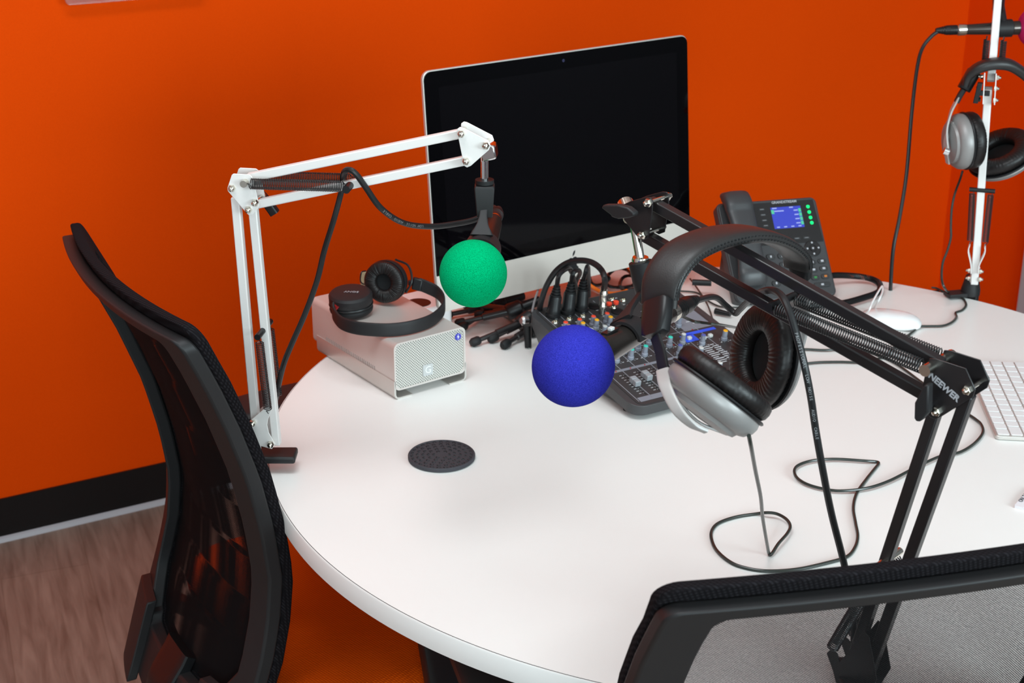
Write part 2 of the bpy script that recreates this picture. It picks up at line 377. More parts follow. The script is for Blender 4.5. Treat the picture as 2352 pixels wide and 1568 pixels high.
# acrylic sign holder at the top left edge
pa = PL(150, 12, room(1, .03), WN); pb = PL(470, -8, room(1, .03), WN)
t = thing('sign_holder', (pa + pb) / 2 + Z3 * .15, 'clear acrylic sheet mounted on the orange wall, cut off by the top edge', 'sign holder')
wdt = (pb - pa) @ WE
cc = pa + WE * wdt / 2 + Z3 * .11
build('clear_panel', slab(cc, WE, Z3, wdt, .22, .01, WN * .006), acr_m, t, bevel=.0015)
for sx in (-1, 1):
    for sz in (-1, 1):
        p = cc + WE * sx * (wdt / 2 - .03) + Z3 * sz * .085
        build('standoff', M().cyl(p - WN * .03, p + WN * .010, .006), steel_m, t)
# ================================================================ TABLE
TC = A3(.3468, 1.9816, .74); TR = .6907
t = thing('conference_table', (TC[0], TC[1], 0), 'round white laminate table that carries the recording gear', 'table')
build('tabletop', M().lathe(TC, Z3, [(TR, -.0275), (TR, -.0015), (TR - .0012, 0)], 256), edge_m, t, smooth=40)
build('laminate_surface', M().lathe(TC, Z3, [(TR - .003, -.001), (TR - .003, .0004)], 256), lam_m, t)
build('edge_seam', M().lathe(TC, Z3, [(TR - .0022, -.0005), (TR - .0022, .00025)], 256), seam_m, t)
build('pedestal', M().lathe((TC[0], TC[1], 0), Z3, [(.20, .0), (.20, .012), (.18, .02), (.05, .035), (.045, .06), (.045, .69), (.22, .70), (.22, .712)], 64), blk_m, t)
# ================================================================ CHAIRS
PROF = [(.36, .36, -.07), (.40, .385, -.052), (.46, .40, -.03), (.52, .405, -.008), (.58, .398, .008), (.645, .398, .016), (.72, .404, .008), (.80, .415, -.008), (.88, .436, -.034), (.95, .465, -.062), (.985, .474, -.078), (1.03, .490, -.098)]
def prof(z):
    zs = [p[0] for p in PROF]; return float(np.interp(z, zs, [p[1] for p in PROF])), float(np.interp(z, zs, [p[2] for p in PROF]))
def make_chair(M0, F, label, tilt=0.0, sag=.030, wide=0.0, gap=.0004, layers=8, ztop=1.016, jit=1.0):
    F = A3(*F, 0); F = nrm(F); Lv = A3(-F[1], F[0], 0); M0 = A3(*M0, 0)
    def S(tt, z, df=0):
        w_, b = prof(z)
        w_ += wide * min(1, max(0, (1.0 - z) / .12)); f = b - sag * (1 - tt * tt) + df - tilt * (z - .5)
        return M0 + F * f + Lv * (tt * w_ / 2) + Z3 * z
    root = thing('office_chair', M0 + F * .24, label, 'chair', 'mesh office chairs around the round table')
    def ring(zt, zb, to, ti, ztop_in, zbot_in, rc, f0, f1, n=60):
        outer = []; inner = []
        # perimeter in (t,z), rounded corners
        def per(t_, z0, z1, r, low=1.0):
            pts = []; rt = r / .24
            segs = [('r', None)]
            zz = np.linspace(z0 + r, z1 - r, 22)
            for z in zz: pts.append((t_ if z > .5 else t_ * (1 - (1 - low) * min(1, (.5 - z) / .06)), z))
            for a in np.linspace(0, 90, 8)[1:-1]: pts.append((t_ - rt + rt * math.cos(math.radians(a)), z1 - r + r * math.sin(math.radians(a))))
            for x in np.linspace(t_ - rt, -(t_ - rt), 25): pts.append((x, z1))
            for a in np.linspace(90, 180, 8)[1:-1]: pts.append((-t_ + rt + rt * math.cos(math.radians(a)), z1 - r + r * math.sin(math.radians(a))))
            for z in zz[::-1]: pts.append((-(t_ if z > .5 else t_ * (1 - (1 - low) * min(1, (.5 - z) / .06))), z))
            tl = t_ * low
            for a in np.linspace(180, 270, 8)[1:-1]: pts.append((-tl + rt + rt * math.cos(math.radians(a)), z0 + r + r * math.sin(math.radians(a))))
            for x in np.linspace(-(tl - rt), tl - rt, 25): pts.append((x, z0))
            for a in np.linspace(270, 360, 8)[1:-1]: pts.append((tl - rt + rt * math.cos(math.radians(a)), z0 + r + r * math.sin(math.radians(a))))
            return pts
        po = per(to, zb, zt, rc); pi = per(ti, zbot_in, ztop_in, rc * .8, .72)
        k = len(po); q = [S(a, b, f0) for a, b in po]; q2 = [S(a, b, f1) for a, b in po]; r1 = [S(a, b, f1) for a, b in pi]; r0 = [S(a, b, f0) for a, b in pi]
        lo = [q, q2, r1, r0]; vs = sum(lo, []); fs = []
        for a in range(4):
            b = (a + 1) % 4
            for i in range(k): j = (i + 1) % k; fs.append((a * k + i, a * k + j, b * k + j, b * k + i))
        return M().add(vs, fs), pi
    g, pi = ring(ztop - .004, .37, 1.0, .81, ztop - .020, .44, .018, -.020, .0)
    build('back_frame', g, blks_m, root, bevel=.004, seg=3)
    g, _ = ring(ztop + .012, .385, 1.0, .83, ztop - .020, .44, .022, .0, .015)
    build('knit_border', g, knit_m, root, bevel=.0055, seg=4)
    g = M(); nu, nv = 36, 60
    for layer in range(layers):
        vs = []; uvs = []
        for j in range(nv + 1):
            z = .415 + (ztop - .014 - .415) * j / nv
            for i in range(nu + 1):
                tt = -.86 + 1.72 * i / nu; tt *= 1 if z > .5 else (1 - .25 * min(1, (.5 - z) / .06))
                vs.append(S(tt, z, .002 + layer * gap)); uvs.append((tt * .22 + layer * .00071 * jit, z + layer * .00113 * jit))
        g.add(vs, [(j * (nu + 1) + i, j * (nu + 1) + i + 1, (j + 1) * (nu + 1) + i + 1, (j + 1) * (nu + 1) + i) for j in range(nv) for i in range(nu)], uvs)
    build('mesh_back', g, meshfab_m, root)
    # lower hard shell / support
    g = M(); vs = []; 
    for z in np.linspace(.36, .47, 8):
        for tt in np.linspace(-.93, -.50, 6): vs.append(S(tt, z, -.006))
    n0 = len(vs)
    for z in np.linspace(.36, .47, 8):
        for tt in np.linspace(-.93, -.50, 6): vs.append(S(tt, z, -.022))
    def cell(nu, nv, base=0): return [(base + j * nu + i, base + j * nu + i + 1, base + (j + 1) * nu + i + 1, base + (j + 1) * nu + i) for j in range(nv - 1) for i in range(nu - 1)]
    for sgn in (1, -1):
        g = M(); vs = []
        for ff in (-.018, -.034):
            for z in np.linspace(.36, .475, 8):
                for tt in np.linspace(.97, .55, 6): vs.append(S(sgn * tt, z, ff))
        fs = cell(6, 8) + cell(6, 8, 48)
        per = [i for i in range(6)] + [j * 6 + 5 for j in range(1, 8)] + [7 * 6 + i for i in range(4, -1, -1)] + [j * 6 for j in range(6, 0, -1)]
        for a in range(len(per)): b = (a + 1) % len(per); fs.append((per[a], per[b], per[b] + 48, per[a] + 48))
        build('lower_bracket', g.add(vs, fs), blks_m, root, bevel=.002)
    g = M()
    sup = spl([S(0, .46, -.005), S(0, .38, -.01), M0 + F * .03 + Z3 * .33, M0 + F * .16 + Z3 * .355, M0 + F * .24 + Z3 * .37], 6)
    g.strip(sup, Lv, .075, .022); build('back_support', g, blk_m, root)
    # seat
    sc = M0 + F * .25
    def seatpoly(sx, sy, r): return [sc + F * x + Lv * y for x, y in rrect(sx, sy, r, 8)]
    g = M(); lay = [(.455, .475, .06, .415), (.485, .505, .08, .43), (.49, .51, .085, .448), (.475, .495, .08, .464), (.44, .46, .07, .472), (.30, .32, .05, .475)]
    vs = []; k = len(rrect(1, 1, .1, 8))
    for a, b, r, z in lay: vs += [p + Z3 * z for p in seatpoly(a, b, r)]
    fs = [(j * k + i, j * k + (i + 1) % k, (j + 1) * k + (i + 1) % k, (j + 1) * k + i) for j in range(len(lay) - 1) for i in range(k)] + [tuple(range(k))[::-1], tuple((len(lay) - 1) * k + i for i in range(k))]
    tag(build('seat', g.add(vs, fs), orange_seat_m, root, smooth=60), 'orange woven seat cushion', None)
    build('seat_pan', M().prism([p + Z3 * .385 for p in seatpoly(.45, .47, .06)], Z3 * .034), blk_m, root, bevel=.006)
    # armrests
    for sgn in (1, -1):
        a = M0 + Lv * sgn * .275
        g = M(); g.strip(spl([a + F * .22 - Lv * sgn * .05 + Z3 * .40, a + F * .215 + Z3 * .41, a + F * .20 + Lv * sgn * .012 + Z3 * .47, a + F * .185 + Z3 * .63, a + F * .185 + Z3 * .655], 6), F, .05, .026)
        build('armrest_post', g, blk_m, root)
        g = M().strip(spl([a + F * .12 + Z3 * .663, a + F * .19 + Z3 * .667, a + F * .27 + Z3 * .667, a + F * .34 + Z3 * .663], 5), Lv, [.06] + [.085] * 14 + [.06], .028, .5)
        build('armrest_pad', g, blks_m, root)
    # lever on the far rear side, column, base
    g = M().strip(spl([M0 + Lv * .15 + F * .05 + Z3 * .375, M0 + Lv * .27 + F * .0 + Z3 * .375, M0 + Lv * .30 - F * .03 + Z3 * .39], 5), Z3, .03, .02); build('tilt_lever', g, blk_m, root)
    build('mechanism', M().box(sc + Z3 * .355, (F, Lv, Z3), (.24, .16, .06)), blk_m, root, bevel=.012)
    build('gas_column', M().lathe(sc + Z3 * .09, Z3, [(.03, 0), (.03, .13), (.018, .131), (.018, .24)], 24), blk_m, root)
    for k in range(5):
        a = math.radians(72 * k + 36); dd = F * math.cos(a) + Lv * math.sin(a); pp = A3(-dd[1], dd[0], 0)
        e = sc + dd * .29
        g = M().strip([sc + dd * .02 + Z3 * .115, sc + dd * .15 + Z3 * .10, e + Z3 * .075], pp, [.055, .045, .032], [.04, .032, .024]); leg = build('base_leg', g, blk_m, root)
        g = M()
        for q in (-1, 1): g.cyl(e + pp * q * .008 + Z3 * .027, e + pp * q * .026 + Z3 * .027, .0268)
        g.cyl(e + Z3 * .04, e + Z3 * .07, .008); build('castor', g, rub_m, leg, bevel=.003)
    return root
make_chair((-.410, 1.876), (.859, .512), 'black mesh-back office chair with orange seat, left of the table against the orange wall')
make_chair((.309, 1.277), (-.233, .972), 'black mesh-back office chair in the bottom right foreground, cut off by the frame', tilt=.16, sag=.012, wide=.05, gap=.0002, layers=3, ztop=1.019, jit=0)
# ================================================================ COMPUTER
a = .613; IX = A3(math.cos(a), math.sin(a), 0); IN = A3(math.sin(a), -math.cos(a), 0); tl = .085
IY = -IN * math.sin(tl) * 1 + Z3 * math.cos(tl); IY = nrm(IY); INN = nrm(np.cross(IX, IY)); INN = INN if INN @ IN > 0 else -INN
TL = A3(-.135, 2.281, 1.185); IW, IH, ICH = .528, .320, .060
def ip(x, y, d=0): return TL + IX * x - IY * y + INN * d      # x right, y down, d toward the viewer
ic = ip(IW / 2, .2); t = thing('desktop_computer', (ic - INN * .12) * A3(1, 1, 0) + Z3 * .74, 'large all-in-one desktop computer with unlit black screen and silver chin', 'computer')
pts = [(IW / 2 + x, (IH + ICH) / 2 - y) for x, y in rrect(IW, IH + ICH, .014, 8)]
build('housing', M().prism([ip(x, y, -.001) for x, y in pts], -INN * .006), alu_m, t, bevel=.001)
g = M()   # domed rear
vs = []; kk = len(pts)
for s_, dd in ((1, -.006), (.93, -.012), (.8, -.02), (.55, -.03), (.25, -.037)):
    vs += [ip(IW / 2 + (x - IW / 2) * s_, (IH + ICH) / 2 + (y - (IH + ICH) / 2) * s_, dd) for x, y in pts]
g.add(vs, [(j * kk + i, j * kk + (i + 1) % kk, (j + 1) * kk + (i + 1) % kk, (j + 1) * kk + i) for j in range(4) for i in range(kk)] + [tuple(4 * kk + i for i in range(kk))])
build('rear_shell', g, alu_m, t, smooth=60)
top = [p for p in pts if p[1] < IH / 2]; gl = [(IW - .0018, IH)] + [(min(max(x, .0018), IW - .0018), max(y, .0018)) for x, y in sorted(top, key=lambda q: -math.atan2(q[1] - IH, q[0] - IW / 2) if 0 else q[0], reverse=True)] + [(.0018, IH)]
# outline ordered right edge, top right corner, top left corner, left edge
cr = .013; gl = [(IW - .0018, IH)]
for i in range(9): q = math.radians(90 * i / 8); gl.append((IW - .0018 - cr + cr * math.cos(q), .0018 + cr - cr * math.sin(q)))
for i in range(9): q = math.radians(90 + 90 * i / 8); gl.append((.0018 + cr + cr * math.cos(q), .0018 + cr - cr * math.sin(q)))
gl.append((.0018, IH))
sg = build('screen_glass', M().prism([ip(x, y, -.0012) for x, y in gl], INN * .0022), glass_m, t)
build('display_area', M().prism([ip(x, y, .00102) for x, y in ((.0265, .0265), (IW - .0265, .0265), (IW - .0265, IH - .022), (.0265, IH - .022))], INN * .00008), disp_m, sg)
build('webcam', M().lathe(ip(IW / 2, .0135, .001), INN, [(.0026, 0), (.0026, .0003)], 20), mat('lens', (.02, .02, .05), .1), sg)
build('chin', M().prism([ip(.001, IH, -.001), ip(IW - .001, IH, -.001), ip(IW - .001, IH + ICH - .012, -.001), ip(IW - .004, IH + ICH - .004, -.001), ip(IW - .013, IH + ICH, -.001), ip(.013, IH + ICH, -.001), ip(.004, IH + ICH - .004, -.001), ip(.001, IH + ICH - .012, -.001)], INN * .0015), mat('chin_aluminium', (.62, .56, .51), .5, .2), t)
lg = [(0, -.36), (.1, -.42), (.25, -.42), (.38, -.33), (.42, -.24), (.33, -.15), (.29, -.02), (.32, .10), (.44, .2), (.38, .36), (.27, .5), (.15, .53), (0, .48), (-.15, .53), (-.27, .5), (-.4, .3), (-.46, .05), (-.43, -.18), (-.34, -.33), (-.2, -.41), (-.08, -.39)]
lgc = ip(.268, IH + .029, .0006)
build('fruit_logo', M().prism([lgc + IX * x * .026 - IY * (y * .030 + .003) for x, y in lg], INN * .0003), blk_m, t)
lf = [(0, -.47), (.02, -.62), (.1, -.74), (.22, -.8), (.2, -.66), (.12, -.54)]
build('fruit_logo_leaf', M().prism([lgc + IX * x * .026 - IY * (y * .030 + .003) for x, y in lf], INN * .0003), blk_m, t)
g = M().strip(spl([ip(IW / 2, .17, -.03), ip(IW / 2, .23, -.075), ip(IW / 2, .32, -.115), ip(IW / 2, IH + ICH + .03, -.125)], 6), IX, .15, .007)
build('stand_neck', g, alu_m, t)
fb = ip(IW / 2, IH, -.10); fb[2] = .745
build('stand_foot', M().prism([fb + IX * x + IN * y for x, y in ((-.09, -.03), (.09, -.03), (.1, .13), (-.1, .13))], Z3 * .005), alu_m, t, bevel=.001)
# ================================================================ EXTERNAL DRIVE
a = math.radians(36); GX = A3(math.cos(a), math.sin(a), 0); GY = A3(-math.sin(a), math.cos(a), 0); GO = A3(-.1735, 2.066, .74); GW, GD, GH = .1265, .245, .089
def gp(x, y, z): return GO + GX * x + GY * y + Z3 * z
t = thing('external_drive', gp(GW / 2, GD / 2, 0), 'silver aluminium external drive with perforated front, under the black headphones', 'hard drive')
o = rrect(GW, GH - .014, .009, 5)
# sleeve: shell profile with wrapped-under feet
prf = [(x + GW / 2, y + (GH - .014) / 2 + .014) for x, y in o]
build('body', M().prism([gp(x, .002, z) for x, z in prf], GY * (GD - .002)), aluw_m, t, smooth=40)
for sx in (0, 1):
    m_ = lambda x: x if sx == 0 else GW - x
    c2 = [(0, .03), (0, .008), (.002, .003), (.007, .0), (.030, .0), (.032, .0025), (.009, .0028), (.0045, .004), (.003, .008), (.003, .03)]
    build('side_rail', M().prism([gp(m_(x) + (-.0012 if sx == 0 else .0012), -.001, z) for x, z in c2], GY * (GD - .012)), alu_m, t, smooth=50)
fw = [(x * .955 + GW / 2, y * .93 + (GH - .014) / 2 + .014) for x, y in o]
rimo = prf; g = M(); n = len(prf); vs = [gp(x, .002, z) for x, z in prf] + [gp(x, -.001, z) for x, z in prf] + [gp(x, -.001, z) for x, z in fw] + [gp(x, .001, z) for x, z in fw]
g.add(vs, [(a_ * n + i, a_ * n + (i + 1) % n, (a_ + 1) * n + (i + 1) % n, (a_ + 1) * n + i) for a_ in range(3) for i in range(n)])
build('front_rim', g, aluw_m, t)
g = M(); g.add([gp(x, .0006, z) for x, z in fw], [tuple(range(n))], [(x, z) for x, z in fw]); g.add([gp(x, .0016, z) for x, z in fw], [tuple(range(n))[::-1]])
build('perforated_front', g, perf_m, t)
lgx, lgz = .0585, .0345
lp = build('logo_button', slab(gp(lgx, .0006, lgz), GX, Z3, .0175, .0175, .002, -GY * .002), mat('pale_button', (.55, .56, .56), .3, .2), t)
text('letter_g', 'G', .016, gp(lgx, -.0016, lgz), GX, Z3, mat('white_emboss', (.8, .8, .78), .4), lp)
lc = gp(GW - .0125, .0002, GH - .0145)
eb = build('blue_emblem', M().lathe(lc, -GY, [(.0055, 0), (.0055, .0006)], 28), bluew_m, t)
bz = [(.1, .75), (-.38, -.05), (-.03, -.02), (-.15, -.75), (.38, .12), (.05, .08)]
build('lightning_mark', M().prism([lc - GY * .0007 + GX * x * .006 + Z3 * z * .006 for x, z in bz], -GY * .0002), mat('white_mark', (.75, .75, .78), .5), eb)
g = M()
for i in range(36):
    y0 = .035 + i * .0052; h0 = .018 if 3 < i < 33 else .012
    g.box(gp(-.0001, y0, .018 + h0 / 2), (GX, GY, Z3), (.0006, .0012, h0))
build('side_vents', g, mat('vent_shadow_metal', (.28, .25, .24), .6), t)
# ================================================================ MIXER
a = math.radians(30.5); XE = A3(math.cos(a), math.sin(a), 0); slope = -.05 / .29
XF = nrm(A3(math.sin(a), -math.cos(a), slope)); XO = A3(.023, 2.242, .815); XN = nrm(np.cross(XF, XE)); XN = XN if XN[2] > 0 else -XN
MW, ML = .270, .305
def mp(u, v, h=0): return XO + XE * u + XF * v + XN * h
def mpx(px, py, h=0): p = PL(px, py, XO + XN * h, XN) - (XO + XN * h); return p @ XE, p @ XF
t = thing('audio_mixer', mp(MW / 2, ML / 2) * A3(1, 1, 0) + Z3 * .74, 'black audio mixing desk with grey knobs and coloured caps on the white table', 'mixer')
o = rrect(MW, ML, .022, 6); top = [mp(MW / 2 + x, ML / 2 - y, 0) for x, y in o]
mid = [p - XN * .016 for p in top]; cen = mp(MW / 2, ML / 2)
bot = [];
for p in top:
    q = cen + (p - cen) * .90; q = q.copy(); v_ = (p - XO) @ XF; q[2] = .745 + (.012 if v_ < .1 else 0) * 0; bot.append(q)
k = len(top); g = M().add([p for p in top] + mid + bot, [tuple(range(k))] + [(j * k + i, j * k + (i + 1) % k, (j + 1) * k + (i + 1) % k, (j + 1) * k + i) for j in range(2) for i in range(k)] + [tuple(2 * k + i for i in range(k))[::-1]])
build('chassis', g, mixs_m, t, bevel=.002, smooth=30)
build('control_panel', M().prism([mp(MW / 2 + x, ML / 2 + y, .0002) for x, y in rrect(MW - .022, ML - .006, .012)], XN * .0006), mixp_m, t)
for u, v in ((.02, .06), (.25, .06), (.02, .26), (.25, .26)):
    p = mp(u, v); p[2] = .74; build('rubber_foot', M().cyl(p, p + Z3 * .006, .008), rub_m, t)
g = M()
H = .0009
def pr(g, u0, v0, u1, v1, h=H): g.prism([mp(u0, v0, h), mp(u1, v0, h), mp(u1, v1, h), mp(u0, v1, h)], XN * .0002)
for i in range(5): u = .0145 + i * .0255 if i else .0155; pr(g, u, .012, u + .0008, .292)
for u in (.137, .1625, .188, .2225): pr(g, u, .012 if u < .14 else .11, u + .0008, .292)
for v in (.070, .148, .236): pr(g, .17, v, .25, v + .0006)
for v in (.10, .125, .16): pr(g, .016, v, .16, v + .0006)
build('divider_lines', g, mat('panel_line_print', (.34, .34, .38), .6), t)
g = M(); pr(g, .018, .207, .16, .2125); pr(g, .018, .283, .16, .294); pr(g, .11, .292, .17, .300) if 0 else None
pr(g, .165, .286, .25, .296); build('grey_strip', g, mixg_m, t)
g = M(); pr(g, .20, .078, .254, .150); build('grey_panel', g, mixg_m, t)
g = M(); pr(g, .19, .155, .252, .162, .001); pr(g, .182, .160, .206, .180, .001); build('blue_panel', g, blueprint_m, t)
g = M(); rnd = random.Random(3)
cols = [.0215, .047, .0725, .098, .1235, .1495, .175, .201]
def arc(g, c, r, a0, a1, n=7, wd=.0006):
    for i in range(n):
        q = math.radians(a0 + (a1 - a0) * i / (n - 1)); p = mp(c[0] + r * math.cos(q), c[1] + r * math.sin(q), H); g.box(p, (XE, XF, XN), (wd * 1.6, wd * 1.6, .0002))
knobs = []
for i, u in enumerate(cols[:4]):
    knobs += [(u, .079, red_m), (u - .0012, .0905, yel_m), (u, .112, whc_m), (u, .131, whc_m), (u, .150, bluec_m), (u, .168, bluec_m), (u, .186, teal_m)]
knobs += [(.124, .186, teal_m), (.124, .160, bluec_m), (.1495, .178, teal_m), (.1495, .204, bluec_m), (.1495, .223, teal_m), (.151, .250, bluec_m), (.151, .269, teal_m)]
knobs += [(.200, .132, whc_m), (.1745, .178, whc_m), (.175, .223, whc_m), (.1755, .270, whc_m), (.202, .192, bluec_m), (.243, .194, yel_m), (.243, .222, whc_m)]
for u, v, m_ in knobs:
    arc(g, (u, v), .0072, 120, 420, 9)
    for q in (-1, 1):
        p = mp(u + q * .0085, v + .005, H); g.box(p, (XE, XF, XN), (.003, .0012, .0002))
for i, u in enumerate(cols[:6]):
    for v in (.018, .041, .060, .063): g.box(mp(u + .008, v, H), (XE, XF, XN), (.004, .0014, .0002))
    for j in range(9):
        if i < 4: g.box(mp(u + .0085, .222 + j * .0065, H), (XE, XF, XN), (.004, .0009, .0002)); g.box(mp(u + .0150, .222 + j * .0065, H), (XE, XF, XN), (.003, .0009, .0002))
for j in range(11):
    L_ = .010 + .008 * abs(math.sin(j * .9)); g.box(mp(.19 + L_ / 2 + .004, .196 + j * .0052, H), (XE, XF, XN), (L_, .0018, .0002)); g.box(mp(.211 + L_ / 2, .1985 + j * .0052, H), (XE, XF, XN), (L_ * .7, .0018, .0002))
for u, v in ((.205, .072), (.215, .074), (.235, .07), (.225, .126), (.233, .133), (.215, .176), (.222, .178)): g.box(mp(u, v, H + .0003), (XE, XF, XN), (.012, .0022, .0002))
build('panel_print', g, mat('white_panel_print', (.52, .52, .54), .6), t, smooth=0)
text('model_print', 'MIXER', .010, mp(.222, .070, .0012), XE, -XF, mat('white_ink', (.7, .7, .7), .6), t) if 0 else None
for u, v, m_ in knobs:
    p = mp(u, v, .0008); kn = build('knob', M().lathe(p, XN, [(.0052, 0), (.0050, .004), (.0040, .005), (.0037, .0160)], 18), knob_m, t)
    build('knob_cap', M().lathe(mp(u, v, .0167), XN, [(.0036, 0), (.0036, .0008), (.0030, .0013)], 18), m_, kn)
for i, u in enumerate(cols[:4]):
    if i == 3: continue
for u, v in ((.108, .029), (.134, .057)):
    s = build('input_socket', M().lathe(mp(u, v, .0008), XN, [(.0105, 0), (.0105, .002), (.009, .0025)], 28), blk_m, t)
for u, v in [(x, .0505) for x in cols[:3]] + [(.147, .021), (.163, .030), (.1345, .045), (.163, .05)]:
    build('jack_socket', M().lathe(mp(u, v, .0008), XN, [(.0058, 0), (.0058, .0015), (.0045, .0035), (.0032, .0035), (.0031, .001)], 20), chrome_m, t)
for u, v in ((.134, .033), (.147, .033)):
    s = build('phono_socket', M().lathe(mp(u, v, .0008), XN, [(.0045, 0), (.0045, .004), (.003, .0045)], 18), red_m, t)
for i, u in enumerate(cols[:4]):
    v = (.250, .243, .247, .252)[i] ; uu = u + .0152
    sl = build('fader_slot', M().box(mp(uu, .25, .0009), (XE, XF, XN), (.0016, .06, .0004)), void_m, t)
    build('fader_cap', M().box(mp(uu, v - .0045, .006), (XE, XF, XN), (.010, .0085, .009), 1.0).box(mp(uu, v + .0045, .006), (XE, XF, XN), (.010, .0085, .009)), mat('fader_grey', (.30, .31, .33), .4), sl, bevel=.001)
for u, v in ((.03, .210), (.056, .210), (.082, .210), (.108, .210), (.158, .178), (.158, .223), (.16, .269), (.212, .10), (.214, .150)):
    build('indicator_led', M().lathe(mp(u, v, .001), XN, [(.0012, 0), (.0009, .001)], 10), ledr_m, t)
for u, v in ((.192, .172), (.214, .180), (.228, .178)):
    build('push_button', M().box(mp(u, v, .003), (XE, XF, XN), (.007, .006, .005)), whc_m, t, bevel=.001)
# plugs in the mixer
def plug(u, v, px, py, h, cpts, label):
    p0 = mp(u, v, .0012); tip = PL(px, py, p0, A3(0, 1, 0)); ax = nrm(tip - p0)
    tt = thing('microphone_plug', p0, label, 'plug', 'plugs standing in the mixer inputs')
    L = np.linalg.norm(tip - p0)
    pf = [(.0122, 0), (.0122, .004), (.0108, .005), (.0108, .012), (.0103, .013), (.0100, L * .58), (.0090, L * .62)]
    build('connector_body', M().lathe(p0, ax, pf, 28), blk_m, tt)
    g = M()
    for i in range(4):
        z = L * .62 + i * L * .085; r = .0082 - i * .0009; g.lathe(p0, ax, [(r - .0015, z - .0005), (r, z), (r, z + L * .05), (r - .002, z + L * .055)], 20)
    g.lathe(p0, ax, [(.0055, L * .6), (.0036, L)], 16); build('strain_relief', g, rub_m, tt)
    pts = spl([tip - ax * .004] + [D(*q) for q in cpts], 8); build('cable', M().tube(pts, .0037, 10), cable_m, tt)
    return tt
dm = 2.32
plug(.0300, .0305, 1280, 651, .07, [(1284, 632, 2.28), (1300, 618, 2.32), (1311, 620, 2.37), (1322, 655, 2.44), (1330, 690, 2.47)], 'black plug nearest the mixer corner, first of three standing together')
plug(.0570, .0305, 1313, 643, .07, [(1316, 628, 2.32), (1327, 620, 2.36), (1332, 628, 2.42), (1322, 650, 2.46), (1318, 690, 2.48)], 'middle one of the three black plugs in the mixer')
plug(.0825, .0305, 1341, 637, .07, [(1346, 622, 2.34), (1350, 612, 2.39), (1352, 640, 2.46), (1352, 680, 2.5)], 'black plug of the three nearest the chrome plug')
p0 = mp(.106, .055, .001); tip = PL(1388, 660, p0, A3(0, 1, 0)); ax = nrm(tip - p0); L = np.linalg.norm(tip - p0)
tt = thing('jack_plug', p0, 'chrome jack plug with a thick black cable arching over the black plugs', 'plug')
build('plug_body', M().lathe(p0, ax, [(.0035, 0), (.0035, L * .22), (.0062, L * .24), (.0062, L * .36), (.0056, L * .38), (.0056, L * .70), (.0066, L * .72), (.0066, L * .82), (.006, L * .84), (.0055, L)], 24), chrome_m, tt)
pts = spl([tip - ax * .003, D(1389, 640, 2.235), D(1380, 618, 2.25), D(1358, 602, 2.27), D(1330, 598, 2.29), D(1300, 605, 2.31), D(1275, 625, 2.33), D(1256, 655, 2.35), D(1245, 685, 2.37), D(1240, 708, 2.40), D(1238, 735, 2.44)], 8)
build('cable', M().tube(pts, .0046, 12), cable_m, tt)
# ================================================================ BOOM ARMS
def nut(g, p, n, r=.0042, l=.004): g.lathe(p, n, [(r, 0), (r, l * .6), (r * .8, l)], 6); g.lathe(p + n * l, n, [(r * .55, 0), (r * .55, l * .5), (r * .3, l * .7)], 12); return g
class Arm:
    def __init__(s, P, phi, paint, root, sep=.026):
        s.n = A3(math.sin(phi), math.cos(phi), 0); s.h = A3(math.cos(phi), -math.sin(phi), 0); s.P = np.array(P, float); s.m = paint; s.root = root; s.sep = sep
    def at(s, px, py, off=0): return PL(px, py, s.P + s.n * off, s.n)
    def bar(s, name, a, b, w=.011): return build(name, M().bar(a, b, s.n, w, w), s.m, s.root, bevel=.0014)
    def plates(s, name, poly, off=None, two=True, k=0):
        hs = s.sep / 2; f = [s.at(x, y, -hs) for x, y in poly]
        build(name, M().prism(f, -s.n * .0016), s.m, s.root, bevel=.0005)
        if two: build(name, M().prism([p + s.n * s.sep for p in f], s.n * .0016), s.m, s.root, bevel=.0005)
    def bolt(s, px, py, m=chrome_m):
        hs = s.sep / 2; p = s.at(px, py, -hs - .004); g = M(); nut(g, p + s.n * .0025, -s.n, .0048, .005); q = p + s.n * (s.sep + .005); nut(g, q, s.n, .0048, .005)
        g.cyl(p, q, .0022, seg=10); build('bolt', g, m, s.root)
    def spring(s, a, b, off, R=.0058, pitch=.0024):
        build('spring', M().helix(a + s.n * off, b + s.n * off, R, .00075, pitch), spring_m, s.root)
    def pin(s, p, L=.042, r=.0042, m=None): build('spring_pin', M().cyl(p - s.n * L / 2, p + s.n * L / 2, r, seg=14), m or blk_m, s.root)
def boom(P, phi, paint, root_loc, label, cat='microphone stand'):
    return None
# ---- arm A, white, left
ra = thing('microphone_boom_arm', (-.343, 1.84, .74), 'white scissor microphone arm clamped to the left edge of the table', 'microphone stand', 'scissor boom arms')
A = Arm((-.343, 1.84, 0), math.radians(8), wpaint_m, ra)
A.bar('lower_bar', A.at(542, 452), A.at(589, 985)); A.bar('lower_bar', A.at(582, 478), A.at(636, 1020))
A.plates('base_plate', [(574, 966), (612, 934), (620, 932), (625, 940), (616, 962), (614, 975), (618, 993), (633, 1018), (625, 1030), (592, 1021), (576, 990)])
build('base_post', M().lathe(A.at(589, 1034), Z3, [(.0065, 0), (.0065, .034), (.006, .036)], 24), wpaint_m, ra)
g = M(); c = A.at(590, 1034); g.box(c + A3(.018, -.002, -.0065), (A3(1, 0, 0), A3(0, 1, 0), Z3), (.070, .034, .010))
build('clamp', g.box(c + A3(-.012, 0, -.037), (A3(1, 0, 0), A3(0, 1, 0), Z3), (.016, .03, .07)).box(c + A3(.012, 0, -.075), (A3(1, 0, 0), A3(0, 1, 0), Z3), (.055, .03, .010)), blks_m, ra, bevel=.003, seg=3)
